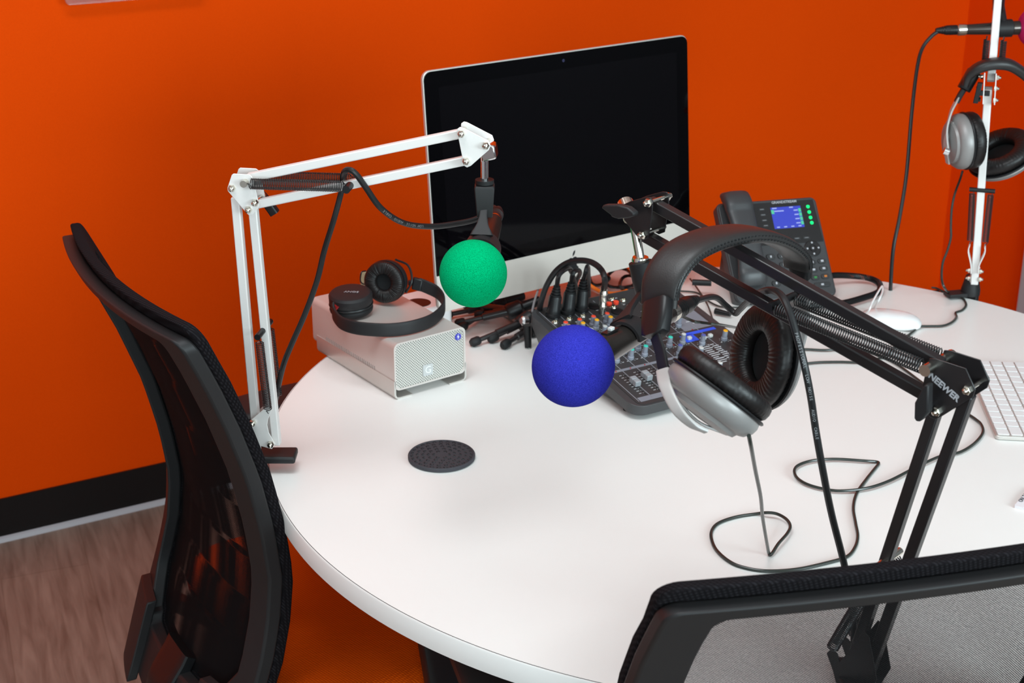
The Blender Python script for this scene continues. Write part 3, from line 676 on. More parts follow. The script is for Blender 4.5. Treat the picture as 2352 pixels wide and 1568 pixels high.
q = c + A3(.025, 0, -.085); build('clamp_screw', M().cyl(q - Z3 * .03, q + Z3 * .04, .004).cyl(q - Z3 * .035, q - Z3 * .028, .012), chrome_m, ra)
A.spring(A.at(607, 760), A.at(628, 932), -.024, .0052); A.spring(A.at(607, 760), A.at(628, 932), .024, .0052); A.pin(A.at(606, 756), .058)
A.bolt(580, 972); A.bolt(621, 1021)
A.plates('elbow_plate', [(523, 431), (533, 401), (537, 398), (573, 400), (579, 404), (586, 427), (596, 470), (594, 477), (581, 493), (573, 494), (567, 489), (524, 438)])
A.bar('upper_bar', A.at(570, 408), A.at(1060, 306)); A.bar('upper_bar', A.at(590, 468), A.at(1074, 367))
A.bolt(532, 433); A.bolt(570, 482); A.bolt(585, 466); A.pin(A.at(572, 411), .048, .0045, chrome_m)
A.spring(A.at(575, 412), A.at(806, 419), -.019, .0064, .0022); A.spring(A.at(575, 412), A.at(806, 419), .017, .0064, .0022); A.pin(A.at(806, 423), .05, .005)
A.plates('head_plate', [(1050, 300), (1051, 295), (1057, 291), (1064, 292.5), (1123, 323), (1127, 334), (1123, 344), (1082, 380), (1073, 384), (1066, 380)])
A.bolt(1059, 308); A.bolt(1115, 335); A.bolt(1070, 371)
kc = A.at(612, 462, .03); g = M().strip([kc + A3(-.012, 0, .014), kc, kc + A3(.010, 0, -.016)], A.n, .012, .012); build('wing_knob', g, blk_m, ra)
sp0 = A.at(1113, 342); sp1 = A.at(1113, 412)
g = M().prism([sp0 + A3(-.006, -.011, .012), sp0 + A3(.012, -.011, .006), sp0 + A3(.014, -.011, -.010), sp0 + A3(-.003, -.011, -.014)], A3(.003, .022, 0)); build('swivel', g, steel_m, ra, bevel=.002)
build('spindle', M().cyl(sp0, sp1 - Z3 * .003, .0048), steel_m, ra)
def clip_block(top, root, w0=.0245, w1=.019, h=.040, round_=False, lean=A3(0, 0, 0)):
    ax = nrm(lean - Z3); g = M()
    g.lathe(top, ax, [(.0115, 0), (.0115, .005), (.009, .006)], 36)
    build('clip_nut', g, rub_m, root)
    c = top + ax * .006
    if round_: g = M().lathe(c - ax * .005, ax, [(w0 / 2, 0), (w0 / 2, h * .45), (w1 / 2, h)], 40)
    else:
        X, Y = A3(1, 0, 0), A3(0, 1, 0); vs = [c + X * i * w / 2 + Y * j * w / 2 + ax * z for w, z in ((w0 * .92, 0), (w0, .003), (w1, h)) for i, j in ((-1, -1), (1, -1), (1, 1), (-1, 1))]
        g = M().add(vs, [(0, 1, 2, 3)] + [(k * 4 + i, k * 4 + (i + 1) % 4, k * 4 + 4 + (i + 1) % 4, k * 4 + 4 + i) for k in range(2) for i in range(4)] + [(8, 9, 10, 11)])
    build('microphone_clip', g, blks_m, root, bevel=.0012 if not round_ else 0)
    return c + ax * h
clip_block(sp1, ra)
# ---- microphones
def mic(ball, tail, R, foam, label, body_m, r0=.0195, r1=.0115, boot=None, kf=1.0, foamlab=None, loc=None, xlr=.05):
    ax = nrm(tail - ball); L = np.linalg.norm(tail - ball); root = thing('microphone', (ball + tail) / 2, label, 'microphone', 'microphones held on the boom arms')
    o = build('foam_windscreen', M().ball(ball, R, ax, kf, 72), foam, root, smooth=180); o['label'] = foamlab
    build('body', M().lathe(ball, ax, [(r0 * .9, R * .8), (r0, R * .95), (r0, R * 1.35), (r0 * .93, R * 1.4 + .01), (r1, L - .006), (r1 * .9, L)], 40), body_m, root)
    return root, ax, L
B1 = D(1087, 628, 1.79); T1 = D(1134, 508, 1.965)
m1, ax1, L1 = mic(B1, T1, .0399, green_m, 'microphone with round green foam cover hanging on the white arm', micb_m, foamlab='round green foam windscreen')
def clip_fork(root, top, tipdir, axp, ax, r, m_=blks_m, wid=.030, openup=None):
    # fin from the block down to a C-shaped grip round the microphone
    up = nrm(top - axp - ax * ((top - axp) @ ax)); top_on = axp + up * (r + .002); side = np.cross(ax, up)
    g = M().strip(spl([top, top * .55 + top_on * .45, top_on], 5), side, [.010] * 6 + [.012, .014, .018, .024, .028], [.005] * 11)
    build('clip_fin', g, m_, root)
    g = M(); vs = []; n = 26
    for k in range(n + 1):
        t_ = math.radians(-125 + 250 * k / n); d_ = up * math.cos(t_) + side * math.sin(t_)
        wz = wid * (1 - .35 * (abs(k - n / 2) / (n / 2)) ** 2)
        for rr in (r, r + .0032):
            for zz in (-wz / 2, wz / 2): vs.append(axp + d_ * rr + ax * zz)
    fs = []
    for k in range(n):
        b = k * 4
        for i, j in ((0, 1), (1, 3), (3, 2), (2, 0)): fs.append((b + i, b + j, b + 4 + j, b + 4 + i))
    fs += [(0, 1, 3, 2), (n * 4, n * 4 + 1, n * 4 + 3, n * 4 + 2)]
    build('clip_grip', g.add(vs, fs), m_, root, smooth=50)
clip_fork(ra, sp1 - Z3 * .028, None, B1 + ax1 * .075, ax1, .0192)
g = M().lathe(T1 - ax1 * .004, ax1, [(.0105, 0), (.0105, .012), (.008, .014)], 24); 
# ---- arm B, black, front right
rb = thing('microphone_boom_arm', (.352, 1.349, .74), 'black scissor microphone arm clamped behind the foreground chair, silver headphones hung on it', 'microphone stand', 'scissor boom arms')
B = Arm((.403, 1.302, 0), math.radians(43), bpaint_m, rb)
B.bar('lower_bar', B.at(2152, 935), B.at(1960, 1515), .0115); B.bar('lower_bar', B.at(2226, 905), B.at(1990, 1560), .0115)
B.bar('upper_bar', B.at(2165, 838), B.at(1492, 463), .0115); B.bar('upper_bar', B.at(2150, 918), B.at(1482, 541), .0115)
B.plates('elbow_plate', [(2136, 822), (2152, 823), (2220, 845), (2242, 893), (2236, 910), (2168, 953), (2150, 962), (2138, 957), (2122, 940), (2121, 883), (2128, 850)])
B.plates('head_plate', [(1485, 452), (1496, 453), (1501, 461.5), (1500, 485), (1491, 546), (1478, 551), (1467, 545), (1435, 504), (1431, 470), (1449, 461.5)])
B.bolt(1488, 466); B.bolt(1475, 539); B.bolt(2221, 896); B.bolt(2151, 945)
B.pin(B.at(2155, 833), .052, .0058, chrome_m); B.pin(B.at(1795, 693), .046, .0045)
B.spring(B.at(2152, 834), B.at(1798, 694), -.0175, .0068, .0026); B.spring(B.at(2152, 834), B.at(1798, 694), .0175, .0068, .0026)
B.spring(B.at(2042, 1290), B.at(1930, 1478), -.019, .006); B.spring(B.at(2042, 1290), B.at(1930, 1478), .019, .006); B.pin(B.at(2040, 1284), .046, .004, chrome_m)
B.plates('base_plate', [(1900, 1498), (1912, 1488), (1925, 1500), (1930, 1520), (1985, 1448), (1998, 1462), (2015, 1560), (1990, 1600), (1930, 1600), (1915, 1540)])
td_ = B.at(2203, 920, 0) - B.at(2137, 862, 0)
text('brand_lettering', 'NEEWER', .0090, B.at(2168, 889, -B.sep / 2 - .0019), td_, Z3, print_m, rb, bold=.0003)
text('registered_mark', '\u00ae', .0042, B.at(2199, 911, -B.sep / 2 - .0019), td_, Z3, print_m, rb)
def wing(root, pts, arm, off, dep): build('wing_knob', M().prism([arm.at(x, y, off) for x, y in pts], arm.n * dep), blks_m, root, bevel=.0015)
wing(rb, [(1381, 478), (1384, 471), (1418, 471), (1440, 477), (1455, 489), (1455, 497), (1443, 501), (1418, 503), (1405, 499), (1402, 494)], B, -.036, .009)
build('wing_knob_shaft', M().cyl(B.at(1436, 484, -.03), B.at(1441, 486, .018), .006), blk_m, rb)
wing(rb, [(2100, 925), (2104, 918), (2122, 884), (2132, 885), (2131, 948), (2112, 969), (2103, 968), (2099, 960)], B, -.033, .010)
build('wing_knob_shaft', M().cyl(B.at(2126, 930, -.03), B.at(2132, 930, -.008), .006), blk_m, rb)
c = B.at(1965, 1545); c[2] = .7415
build('base_post', M().cyl(c, c + Z3 * .05, .0065), bpaint_m, rb)
g = M(); ed = nrm(A3(c[0] - TC[0], c[1] - TC[1], 0)); sd = A3(-ed[1], ed[0], 0)
g.box(c + ed * .02 + Z3 * .0045, (ed, sd, Z3), (.105, .036, .009)); e_ = TC * A3(1, 1, 0) + ed * (TR + .010)
e_[2] = .70; g.box(e_, (ed, sd, Z3), (.014, .034, .10)); g.box(e_ - ed * .02 - Z3 * .045, (ed, sd, Z3), (.05, .034, .01))
build('clamp', g, blks_m, rb, bevel=.003)
build('clamp_screw', M().cyl(e_ - ed * .035 - Z3 * .09, e_ - ed * .035 + Z3 * .008, .004).cyl(e_ - ed * .035 - Z3 * .095, e_ - ed * .035 - Z3 * .088, .012), chrome_m, rb)
s0 = B.at(1455, 505, .0); s1 = B.at(1471, 598, .0)
build('spindle', M().cyl(s0, s1, .0050), chrome_m, rb); build('swivel', M().cyl(B.at(1436, 466, .012), B.at(1450, 500, .0), .009), chrome_m, rb)
build('spindle_ring', M().lathe(s1, Z3, [(.0085, -.003), (.0095, 0), (.0085, .004), (.006, .0045)], 30), chrome_m, rb)
ax_ = nrm(s1 - s0)
build('microphone_clip', M().lathe(s1 - ax_ * -.001, ax_, [(.0125, 0), (.0132, .001), (.0125, .022), (.0105, .042), (.008, .046)], 40), blks_m, rb)
B2 = D(1317, 840, 1.50); T2 = D(1545, 717, 1.66)
m2, ax2, L2 = mic(B2, T2, .0405, blue_m, 'microphone with egg-round blue foam cover on the black arm', micb_m, r0=.0165, r1=.0100, kf=1.05, foamlab='blue foam windscreen')
build('switch_recess', M().prism([B2 + ax2 * z + A3(0, 0, .0155) + nrm(np.cross(ax2, Z3)) * q * .0035 for z, q in ((.058, -1), (.058, 1), (.082, 1), (.082, -1))], A3(0, 0, .0022)), blk_m, m2)
build('switch', M().box(B2 + ax2 * .072 + A3(0, 0, .0185), (ax2, nrm(np.cross(ax2, Z3)), Z3), (.007, .005, .004)), whc_m, m2, bevel=.0008)
clip_fork(rb, s1 + ax_ * .030, None, B2 + ax2 * .108, ax2, .0160, wid=.026)
# ---- arm C, white, seen edge-on at the back right
rc = thing('microphone_boom_arm', (.794, 2.492, .74), 'white microphone arm at the back edge of the table by the red-lit wall, seen edge-on', 'microphone stand', 'scissor boom arms')
vd = nrm(A3(.794, 2.49, 0)); Cn = A3(vd[1], -vd[0], 0); CP = A3(.794, 2.49, 0)
def cpl(px, py, y): r = ray(px, py); return O + r * (y / r[1])
def cbar(name, a, b, w=.0125): return build(name, M().bar(a, b, Cn, w, .011), wpaint_m, rc, bevel=.0014)
cb = cpl(2238, 652, 2.49); ce = cpl(2270, 205, 2.49); ct = cpl(2297, -60, 2.60)
cbar('lower_bar', cb, ce); cbar('lower_bar', cb + vd * .02, ce + vd * .02); cbar('upper_bar', cpl(2276, 186, 2.50), ct); cbar('upper_bar', cpl(2276, 186, 2.50) + vd * .02 + Z3 * .008, ct + vd * .02)
for sx in (-1, 1):
    g = M().prism([cpl(2274, 168, 2.47), cpl(2274, 168, 2.53), cpl(2270, 240, 2.54), cpl(2270, 240, 2.47)], Cn * .0016); g.v = [tuple(np.array(p) + Cn * sx * .009) for p in g.v]; build('elbow_plate', g, wpaint_m, rc)
    for px, py in ((2273, 177), (2269, 202), (2267, 229)):
        p = cpl(px, py, 2.485) + Cn * sx * .010; build('bolt', nut(M(), p, Cn * sx, .0042, .005), chrome_m, rc)
    for px, py in ((2239, 622), (2238, 640)):
        p = cpl(px, py, 2.485) + Cn * sx * .0065; build('bolt', nut(M(), p, Cn * sx, .0042, .005), chrome_m, rc)
    a_ = cpl(2255, 438, 2.485) + Cn * sx * .015; b_ = cpl(2245, 562, 2.485) + Cn * sx * .0125
    build('spring', M().helix(a_, b_, .0050, .0007, .0022), spring_m, rc)
    lob = [b_, b_ - Z3 * .012 + Cn * sx * .001, cpl(2240, 605, 2.485) + Cn * sx * .007, cpl(2239, 625, 2.485) + Cn * sx * .006]
    build('base_plate', M().strip(spl(lob, 4), vd, .02, .002), wpaint_m, rc)
    a_ = cpl(2287, 84, 2.53) + Cn * sx * .0135; b_ = cpl(2282, 138, 2.515) + Cn * sx * .0135
    build('spring', M().helix(a_, b_ - Z3 * .012, .0045, .0013, .0028), spring_m, rc)
build('spring_pin', M().cyl(cpl(2256, 437, 2.485) - Cn * .021, cpl(2256, 437, 2.485) + Cn * .021, .0038), blk_m, rc)
kp = cpl(2246, 213, 2.48); build('wing_knob', M().box(kp, (Cn, vd, nrm(Z3 + Cn * .12)), (.008, .012, .034)).box(kp + Cn * .010, (Cn, vd, Z3), (.018, .008, .008)), blk_m, rc, bevel=.001)
pb_ = U(2228, 676, .744)
build('base_post', M().cyl(pb_ + A3(0, 0, .012), cb + Z3 * .03, .0065), wpaint_m, rc)
g = M().lathe(pb_, Z3, [(.0165, 0), (.0165, .010), (.0115, .032), (.010, .036)], 24); 
g.box(pb_ - A3(.022, .005, -.003), (nrm(A3(1, .25, 0)), nrm(A3(-.25, 1, 0)), Z3), (.046, .024, .007)); 
ed = nrm(pb_ * A3(1, 1, 0) - TC * A3(1, 1, 0)); e_ = TC * A3(1, 1, 0) + ed * (TR + .008); e_[2] = .715; g.box(e_, (ed, A3(-ed[1], ed[0], 0), Z3), (.012, .03, .065)); g.box(e_ - ed * .02 - Z3 * .03, (ed, A3(-ed[1], ed[0], 0), Z3), (.05, .03, .008))
build('clamp', g, blks_m, rc, bevel=.001)
B3 = D(2389, 62, 2.74); T3 = D(2213, 68, 2.74)
m3, ax3, L3 = mic(B3, T3, .040, pink_m, 'microphone with pink foam cover at the top right corner, held behind the white arm', micb_m, r0=.0125, r1=.0092, foamlab='pink foam windscreen')
build('connector_ring', M().lathe(T3, ax3, [(.0100, -.004), (.0105, 0), (.0105, .010), (.009, .012)], 24), chrome_m, m3)
hd = cpl(2297, -60, 2.66); cc_ = B3 + ax3 * .068
build('microphone_clip', M().cyl(hd, D(2293, 22, 2.72), .012, .010).cyl(D(2293, 15, 2.72), cc_ + Z3 * .012, .011, .007), blks_m, rc)
build('head_swivel', M().cyl(ct, hd, .006), steel_m, rc)
build('clip_grip', M().lathe(cc_, ax3, [(.013, -.018), (.016, -.016), (.016, .016), (.013, .018)], 30), blks_m, rc)
# ================================================================ MIC CABLES
def cable(name, pts, r, label, m=cable_m, seg=10, k=8, cat='cable', group=None, extra=None):
    P = spl(pts, k); o = thing(name, P[0], label, cat, group); build('cord', M().tube(P, r, seg), m, o); return o, P
def boot(o, p, ax, L=.055, r=.0095, ring=True):
    if ring: build('metal_collar', M().lathe(p, ax, [(r, -.004), (r * 1.04, -.002), (r * 1.04, .005), (r, .007)], 26), chrome_m, o)
    g = M().lathe(p, ax, [(r * .98, .006), (r, .010), (r * .98, L * .62), (r * .8, L * .68), (r * .5, L)], 26)
    for i in range(4): z = L * .64 + i * L * .085; rr = r * (.92 - .11 * i); g.lathe(p, ax, [(rr * .7, z), (rr, z + .0008), (rr, z + L * .045), (rr * .7, z + L * .05)], 22)
    for z in (.014, .018, .022): g.lathe(p, ax, [(r * .9, z), (r * 1.03, z + .0006), (r * 1.03, z + .0022), (r * .9, z + .0028)], 24)
    build('connector', g, blk_m, o)
e1 = T1 + ax1 * .052
o1, PA = cable('microphone_cable', [e1 - ax1 * .006, e1 + ax1 * .010 + A3(-.012, 0, -.002), D(1096, 502, 2.0), D(1045, 514, 1.98), D(985, 520, 1.95), D(925, 511, 1.92), D(875, 478, 1.89), D(840, 430, 1.87), D(818, 400, 1.86), D(803, 390, 1.86), D(791, 394, 1.87), D(788, 408, 1.89), D(785, 435, 1.92), D(768, 500, 1.93), D(745, 575, 1.95), D(728, 645, 1.96), D(700, 722, 1.97), D(670, 790, 1.98), D(652, 835, 1.99), D(641, 880, 2.02), D(634, 915, 2.06)], .0038,
    'thick black cable looping over the white arm and down beside its lower spring', group='thick microphone cables')
boot(o1, T1, ax1, .05, .0095)
e2 = T2 + ax2 * .052
o2, PB = cable('microphone_cable', [e2 - ax2 * .006, D(1640, 682, 1.76), D(1668, 702, 1.78), D(1688, 719, 1.78), D(1698, 712, 1.77), D(1716, 694, 1.74), D(1738, 676, 1.68), D(1758, 668, 1.56), D(1776, 667, 1.50), D(1796, 680, 1.47), D(1813, 715, 1.455), D(1830, 770, 1.45), D(1848, 840, 1.45), D(1862, 910, 1.46), D(1874, 990, 1.48), D(1890, 1080, 1.50), D(1910, 1180, 1.53), D(1940, 1300, 1.56), D(1958, 1400, 1.575), D(1962, 1480, 1.58)], .0037,
    'thick black printed cable hanging from the black arm past the silver headphones', group='thick microphone cables')
boot(o2, T2 - ax2 * .004, ax2, .060, .0100)
vdir = lambda p: nrm(O - p)
def proj(p):
    x, y, z = p[0], p[1], p[2] - HC; d = y * C_ - z * S_; return 1176 + FPX * x / d, 784 - FPX * (y * S_ + z * C_) / d
def path_text(name, st, size, P, mid, r, m, parent, rev=False):
    P = np.array(P); pr_ = np.array([proj(p) for p in P]); k0 = int(np.argmin(((pr_ - np.array(mid)) ** 2).sum(1)))
    sl_ = np.r_[0, np.cumsum(np.linalg.norm(np.diff(P, axis=0), axis=1))]; s0 = sl_[k0]; out = M(); sg = -1 if rev else 1
    at_ = lambda q: np.array([np.interp(q, sl_, P[:, k]) for k in range(3)])
    for i, ch in enumerate(st):
        q = s0 + sg * (i - (len(st) - 1) / 2) * size * .72; p = at_(q); x = nrm((at_(q + .003) - at_(q - .003)) * sg); vz = vdir(p); vz = nrm(vz - x * (vz @ x)); y = np.cross(vz, x)
        o_ = text('glyph', ch, size, p + vz * (r + .0002), x, y, m, parent, ext=.0001, bold=size * .012)
        off_ = rootloc(parent); out.add([np.array(v.co) + off_ for v in o_.data.vertices], [tuple(f.vertices) for f in o_.data.polygons]); bpy.data.objects.remove(o_)
    build(name, out, m, parent, smooth=0)
for s_, md in (('PROFESSIONAL', (1838, 803)), ('LOW', (1854, 863)), ('NOISE', (1862, 905)), ('AUDIO', (1868, 950)), ('CABLE', (1875, 995))):
    path_text('printed_word', s_, .0040, PB, md, .0037, mat('cable_print', (.2, .2, .21), .6), o2)
for s_, md in (('CABLE', (886, 486)), ('AUDIO', (909, 502)), ('NOISE', (937, 513)), ('LOW', (964, 519))):
    path_text('printed_word', s_, .0044, PA, md, .0038, printd_m, o1, rev=False)
e3 = T3 + ax3 * .048
o3, _ = cable('microphone_cable', [e3 - ax3 * .006, D(2140, 83, 2.74), D(2118, 112, 2.74), D(2106, 160, 2.73), D(2094, 260, 2.71), D(2082, 400, 2.69), D(2066, 500, 2.68), D(2052, 570, 2.68), D(2046, 650, 2.70), D(2042, 760, 2.72)], .0034,
    'thick black cable falling from the pink-covered microphone behind the table edge', group='thick microphone cables')
boot(o3, T3, ax3, .05, .0088, False)
# ================================================================ HEADPHONES
def arcband(C, a_, rise, hw, z0=12, z1=168, n=40): return [C + a_ * hw * math.cos(math.radians(q)) + Z3 * rise * math.sin(math.radians(q)) for q in np.linspace(z1, z0, n)]
def cup(root, c, o_, up, r=.050, oval=1.0, shellm=silver_m, prof=None, padt=.020, padm=pad_m, inner=.026):
    o_ = nrm(o_); up = nrm(up - o_ * (up @ o_)); cu = dict(up=up, sx=1 / oval)
    pf = prof or [(r * .95, -.002), (r * .98, .004), (r * .96, .010), (r * .86, .017), (r * .80, .0185), (r * .74, .0195), (r * .70, .0235), (r * .45, .027), (.001, .028)]
    sh = build('ear_cup', M().lathe(c, o_, [(.001, -.003)] + pf, 56, **cu), shellm, root, smooth=30)
    pp = []
    for k in range(17):
        t_ = math.radians(-90 + 360 * k / 16); rc_ = (r + inner) / 2; rw = (r - inner) / 2
        pp.append((rc_ + rw * math.copysign(abs(math.cos(t_)) ** .8, math.cos(t_)), -.003 - padt / 2 - padt / 2 * math.copysign(abs(math.sin(t_)) ** .8, math.sin(t_))))
    sg_n = 240; g = M().lathe(c, o_, pp, sg_n, **cu); rn = random.Random(5); jit_ = [rn.uniform(-1, 1) for _ in range(sg_n)]
    if padm is pad_m:
        for q, v in enumerate(g.v):
            k_ = q % sg_n; jj = q // sg_n; am = .00055 * (.4 + .6 * abs(math.sin(jj / 16 * math.pi * 2 + .8)))
            g.v[q] = tuple(np.array(v) - o_ * am * (math.sin(k_ * 1.55 + jj * .12) * .7 + .8 * (jit_[k_] + jit_[k_ - 1]) / 2))
    build('ear_pad', g, padm, root, smooth=80)
    build('driver_cloth', M().lathe(c, o_, [(.001, -.006), (inner * 1.1, -.006), (inner * 1.1, -.004)], 32, **cu), void_m, root)
    build('pad_seam', M().lathe(c, o_, [(r * 1.0, -.004), (r * 1.02, -.0025), (r * 1.0, -.001)], 56, **cu), blk_m, root)
    return sh
def slider(root, a_, b_, W, w, t_): return build('slider_block', M().strip([a_, a_ * .93 + b_ * .07, a_ * .5 + b_ * .5, b_ * .93 + a_ * .07, b_], W, [w * .86, w, w, w * .86, w * .55], t_, .45), blk_m, root, smooth=40)
# silver pair hanging on the black arm
a_ = nrm(A3(.68, .73, 0)); W_ = nrm(A3(.731, -.682, 0))
C2 = B.at(1668, 575, 0); rt = thing('headphones', C2 - Z3 * .1, 'silver over-ear headphones with thick black headband hung on the black arm', 'headphones', 'silver and black over-ear headphones')
L0 = D(1514, 694, 1.475); R0 = D(1834, 596, 1.60)
bp = spl([L0 - Z3 * .004, D(1521, 645, 1.474), D(1556, 590, 1.482), D(1610, 557, 1.50), D(1675, 539, 1.525), D(1740, 538, 1.55), D(1795, 558, 1.575), D(1828, 588, 1.595), R0 - Z3 * .01], 8)
n = len(bp); wr = [.034 + .012 * math.sin(math.pi * min(1, (i + n * .25) / (n * 1.15))) for i in range(n)]; th = [.008 + .007 * math.sin(math.pi * i / (n - 1)) for i in range(n)]
bd = build('headband', M().strip(bp, W_, wr, th, .62), leather_m, rt, smooth=60)
g = M()
P_ = np.array(bp); T_ = np.gradient(P_, axis=0)
for i in range(3, n - 3):
    T = nrm(T_[i]); wv_ = nrm(W_ - T * (W_ @ T)); b_ = np.cross(T, wv_)
    for sg_ in (1,):
        c_ = P_[i] + wv_ * sg_ * wr[i] * .485 
        q = P_[min(i + 1, n - 1)] - P_[i]; g.tube([c_ - T * .0013 + b_ * .002, c_ + T * .0013 + b_ * .002], .0011, 6)
        g.tube([c_ - T * .0013 - b_ * .002, c_ + T * .0013 - b_ * .002], .0011, 6)
build('stitching', g, blk_m, bd)
L1_, L2_ = D(1511, 690, 1.47), D(1505, 772, 1.455)
slider(rt, L1_, L2_, nrm(W_ * .9 - a_ * .3), .034, .014)
g = M().strip(spl([L2_, D(1516, 805, 1.45), D(1524, 845, 1.445), D(1532, 872, 1.44)], 4), nrm(W_ * .9 - a_ * .3), .0155, .0035); build('adjusting_strap', g, blks_m, rt)
slider(rt, R0 + Z3 * .004, D(1842, 640, 1.61), W_, .026, .012)
g = M().strip(spl([D(1842, 640, 1.61), D(1840, 668, 1.615), D(1836, 690, 1.62)], 4), W_, .0155, .0035); build('adjusting_strap', g, blks_m, rt)
cl = D(1645, 905, 1.43); ol = V(-.60, .80, .02); cup(rt, cl, ol, V(-.78, -.60, .1), .0515, .98)
yk = spl([D(1522, 850, 1.437), D(1528, 885, 1.415), D(1555, 940, 1.397), D(1590, 975, 1.392), D(1622, 990, 1.395)], 6); g = M().strip(yk, nrm(A3(.75, -.6, .2)), list(np.linspace(.013, .009, len(yk))), .004, .5); build('yoke', g, silverw_m, rt)
g = M().strip(spl([cl + ol * .024 + V(-.8, -.6, 0) * .035, cl + ol * .031, cl + ol * .024 - V(-.8, -.6, 0) * .03], 6), nrm(np.cross(ol, V(-.8, -.6, 0))), .016, .003, .4); build('cup_ridge', g, silverw_m, rt)
cr_ = D(1772, 820, 1.60); orr = V(.94, .08, .30); cup(rt, cr_, orr, V(-.12, -1, .1), .0560, .90, prof=[(.053, -.002), (.055, .002), (.052, .006), (.044, .0085), (.001, .0095)])
yk = spl([D(1836, 682, 1.62), D(1838, 720, 1.63), D(1835, 770, 1.635), D(1822, 820, 1.64)], 6); build('yoke', M().strip(yk, W_, list(np.linspace(.026, .016, len(yk))), .004, .5), silver_m, rt)
# silver pair hanging on the back white arm
rt = thing('headphones', cpl(2270, 300, 2.44), 'silver over-ear headphones hung on the white arm at the right, cut off by the frame', 'headphones', 'silver and black over-ear headphones')
W3 = nrm(A3(.25, .95, 0))
bp = spl([D(2218, 192, 2.53), D(2228, 170, 2.52), D(2254, 153, 2.505), D(2290, 146, 2.50), D(2325, 152, 2.505), D(2362, 180, 2.52), D(2378, 215, 2.53)], 8); n = len(bp)
build('headband', M().strip(bp, W3, [.034] * n, [.012 + .006 * math.sin(math.pi * i / (n - 1)) for i in range(n)], .6), leather_m, rt, smooth=60)
slider(rt, D(2238, 163, 2.53), D(2213, 206, 2.54), W3, .034, .022)
build('adjusting_strap', M().strip([D(2217, 200, 2.54), D(2206, 217, 2.545), D(2197, 234, 2.55)], W3, .020, .009), blks_m, rt)
slider(rt, D(2372, 200, 2.53), D(2380, 240, 2.54), W3, .03, .014)
c_ = D(2211, 324, 2.56); oo = V(-.98, .12, -.10); cup(rt, c_, oo, V(-.12, -1, 0), .0480, 1.0, padt=.022)
build('yoke', M().strip(spl([D(2197, 230, 2.55), D(2183, 262, 2.54), D(2175, 300, 2.54), D(2178, 345, 2.54)], 6), W3, list(np.linspace(.026, .014, 19)), .004, .5), silverw_m, rt)
build('yoke_screw', M().cyl(D(2168, 346, 2.53), D(2179, 350, 2.53), .006), steel_m, rt)
build('cup_ridge', M().strip(spl([c_ + oo * .022 + Z3 * .036, c_ + oo * .030, c_ + oo * .022 - Z3 * .036], 6), nrm(np.cross(oo, Z3)), .014, .003, .4), silverw_m, rt)
c_ = D(2302, 362, 2.60); oo = V(.50, .70, .46); cup(rt, c_, oo, V(.80, -.58, 0), .0560, .90, padt=.022, prof=[(.053, -.002), (.055, .002), (.052, .008), (.044, .013), (.001, .015)])
build('yoke', M().strip(spl([D(2378, 240, 2.54), D(2372, 280, 2.57), D(2354, 325, 2.61), D(2338, 352, 2.64)], 6), W3, .018, .004, .5), silver_m, rt)
# black folded pair on the drive
GT = .74 + GH
rt = thing('headphones', gp(.06, .12, GH), 'small all-black headphones lying folded on the silver drive', 'headphones')
bz_ = GT + .0115
bp = spl([U(765, 703, GT + .024), U(768, 722, GT + .016), U(784, 741, bz_), U(815, 752, bz_), U(860, 757, bz_), U(905, 757, bz_), U(950, 750, bz_), U(990, 736, bz_), U(1015, 714, GT + .013), U(1019, 692, GT + .017), U(1005, 672, GT + .022), U(980, 659, GT + .027), U(962, 652, GT + .030)], 8); n = len(bp)
Wn = []
for i in range(n):
    Wn.append(nrm(Z3 + A3(0, .12, 0)))
build('headband', M().strip(bp, Wn, .0205, .0045, .5), blks_m, rt, smooth=60)
build('slider_block', M().box(U(958, 652, GT + .030), (nrm(A3(1, -.35, -.15)), nrm(A3(.2, .3, 1)), A3(0, -1, 0)), (.016, .019, .008)), blk_m, rt, bevel=.002)
ca = U(806, 692, GT + .021)
sh = cup(rt, ca - Z3 * .0, nrm(A3(-.02, -.10, 1)), A3(0, 1, 0), .0335, 1.0, blks_m, [(.032, -.002), (.0335, .001), (.0335, .012), (.0305, .0155), (.0270, .0165), (.001, .0170)], .014, rub_m, .012)
sh['label'] = 'flat black cup with small maker name'
text('maker_name', 'SONY', .0085, ca + Z3 * .0174 + A3(.002, -.004, .0), A3(-1, .1, 0), A3(0, -1, 0), print_m, sh)
cb_ = U(888, 645, GT + .036)
cup(rt, cb_, nrm(A3(.34, .93, -.12)), Z3, .0330, 1.0, blk_m, [(.031, -.002), (.0325, .001), (.0325, .008), (.027, .013), (.001, .0137)], .014, pad_m, .0125)
build('yoke', M().tube(spl([U(895, 603, GT + .062) + A3(.008, .015, 0), U(925, 615, GT + .056) + A3(.008, .01, 0), U(940, 645, GT + .036) + A3(.004, 0, 0), U(932, 672, GT + .018)], 6), .0018, 8), blk_m, rt)
build('yoke_hinge', M().box(U(945, 649, GT + .031), (A3(1, 0, 0), A3(0, 1, 0), Z3), (.010, .006, .008)), blk_m, rt, bevel=.001)
hy = build('yoke_hinge', M().strip([U(770, 720, GT + .018), U(772, 702, GT + .024), U(781, 700, GT + .022)], A3(0, 1, .2), .010, .003), mat('red_reflecting_metal', (.55, .05, .05), .25, .5), rt); hy['label'] = 'red yoke hinge'
build('thin_lead', M().tube(spl([U(846, 655, GT + .008), U(829, 648, GT + .014), U(830, 626, GT + .03), U(840, 622, GT + .03)], 6), .0012, 6), blk_m, rt)
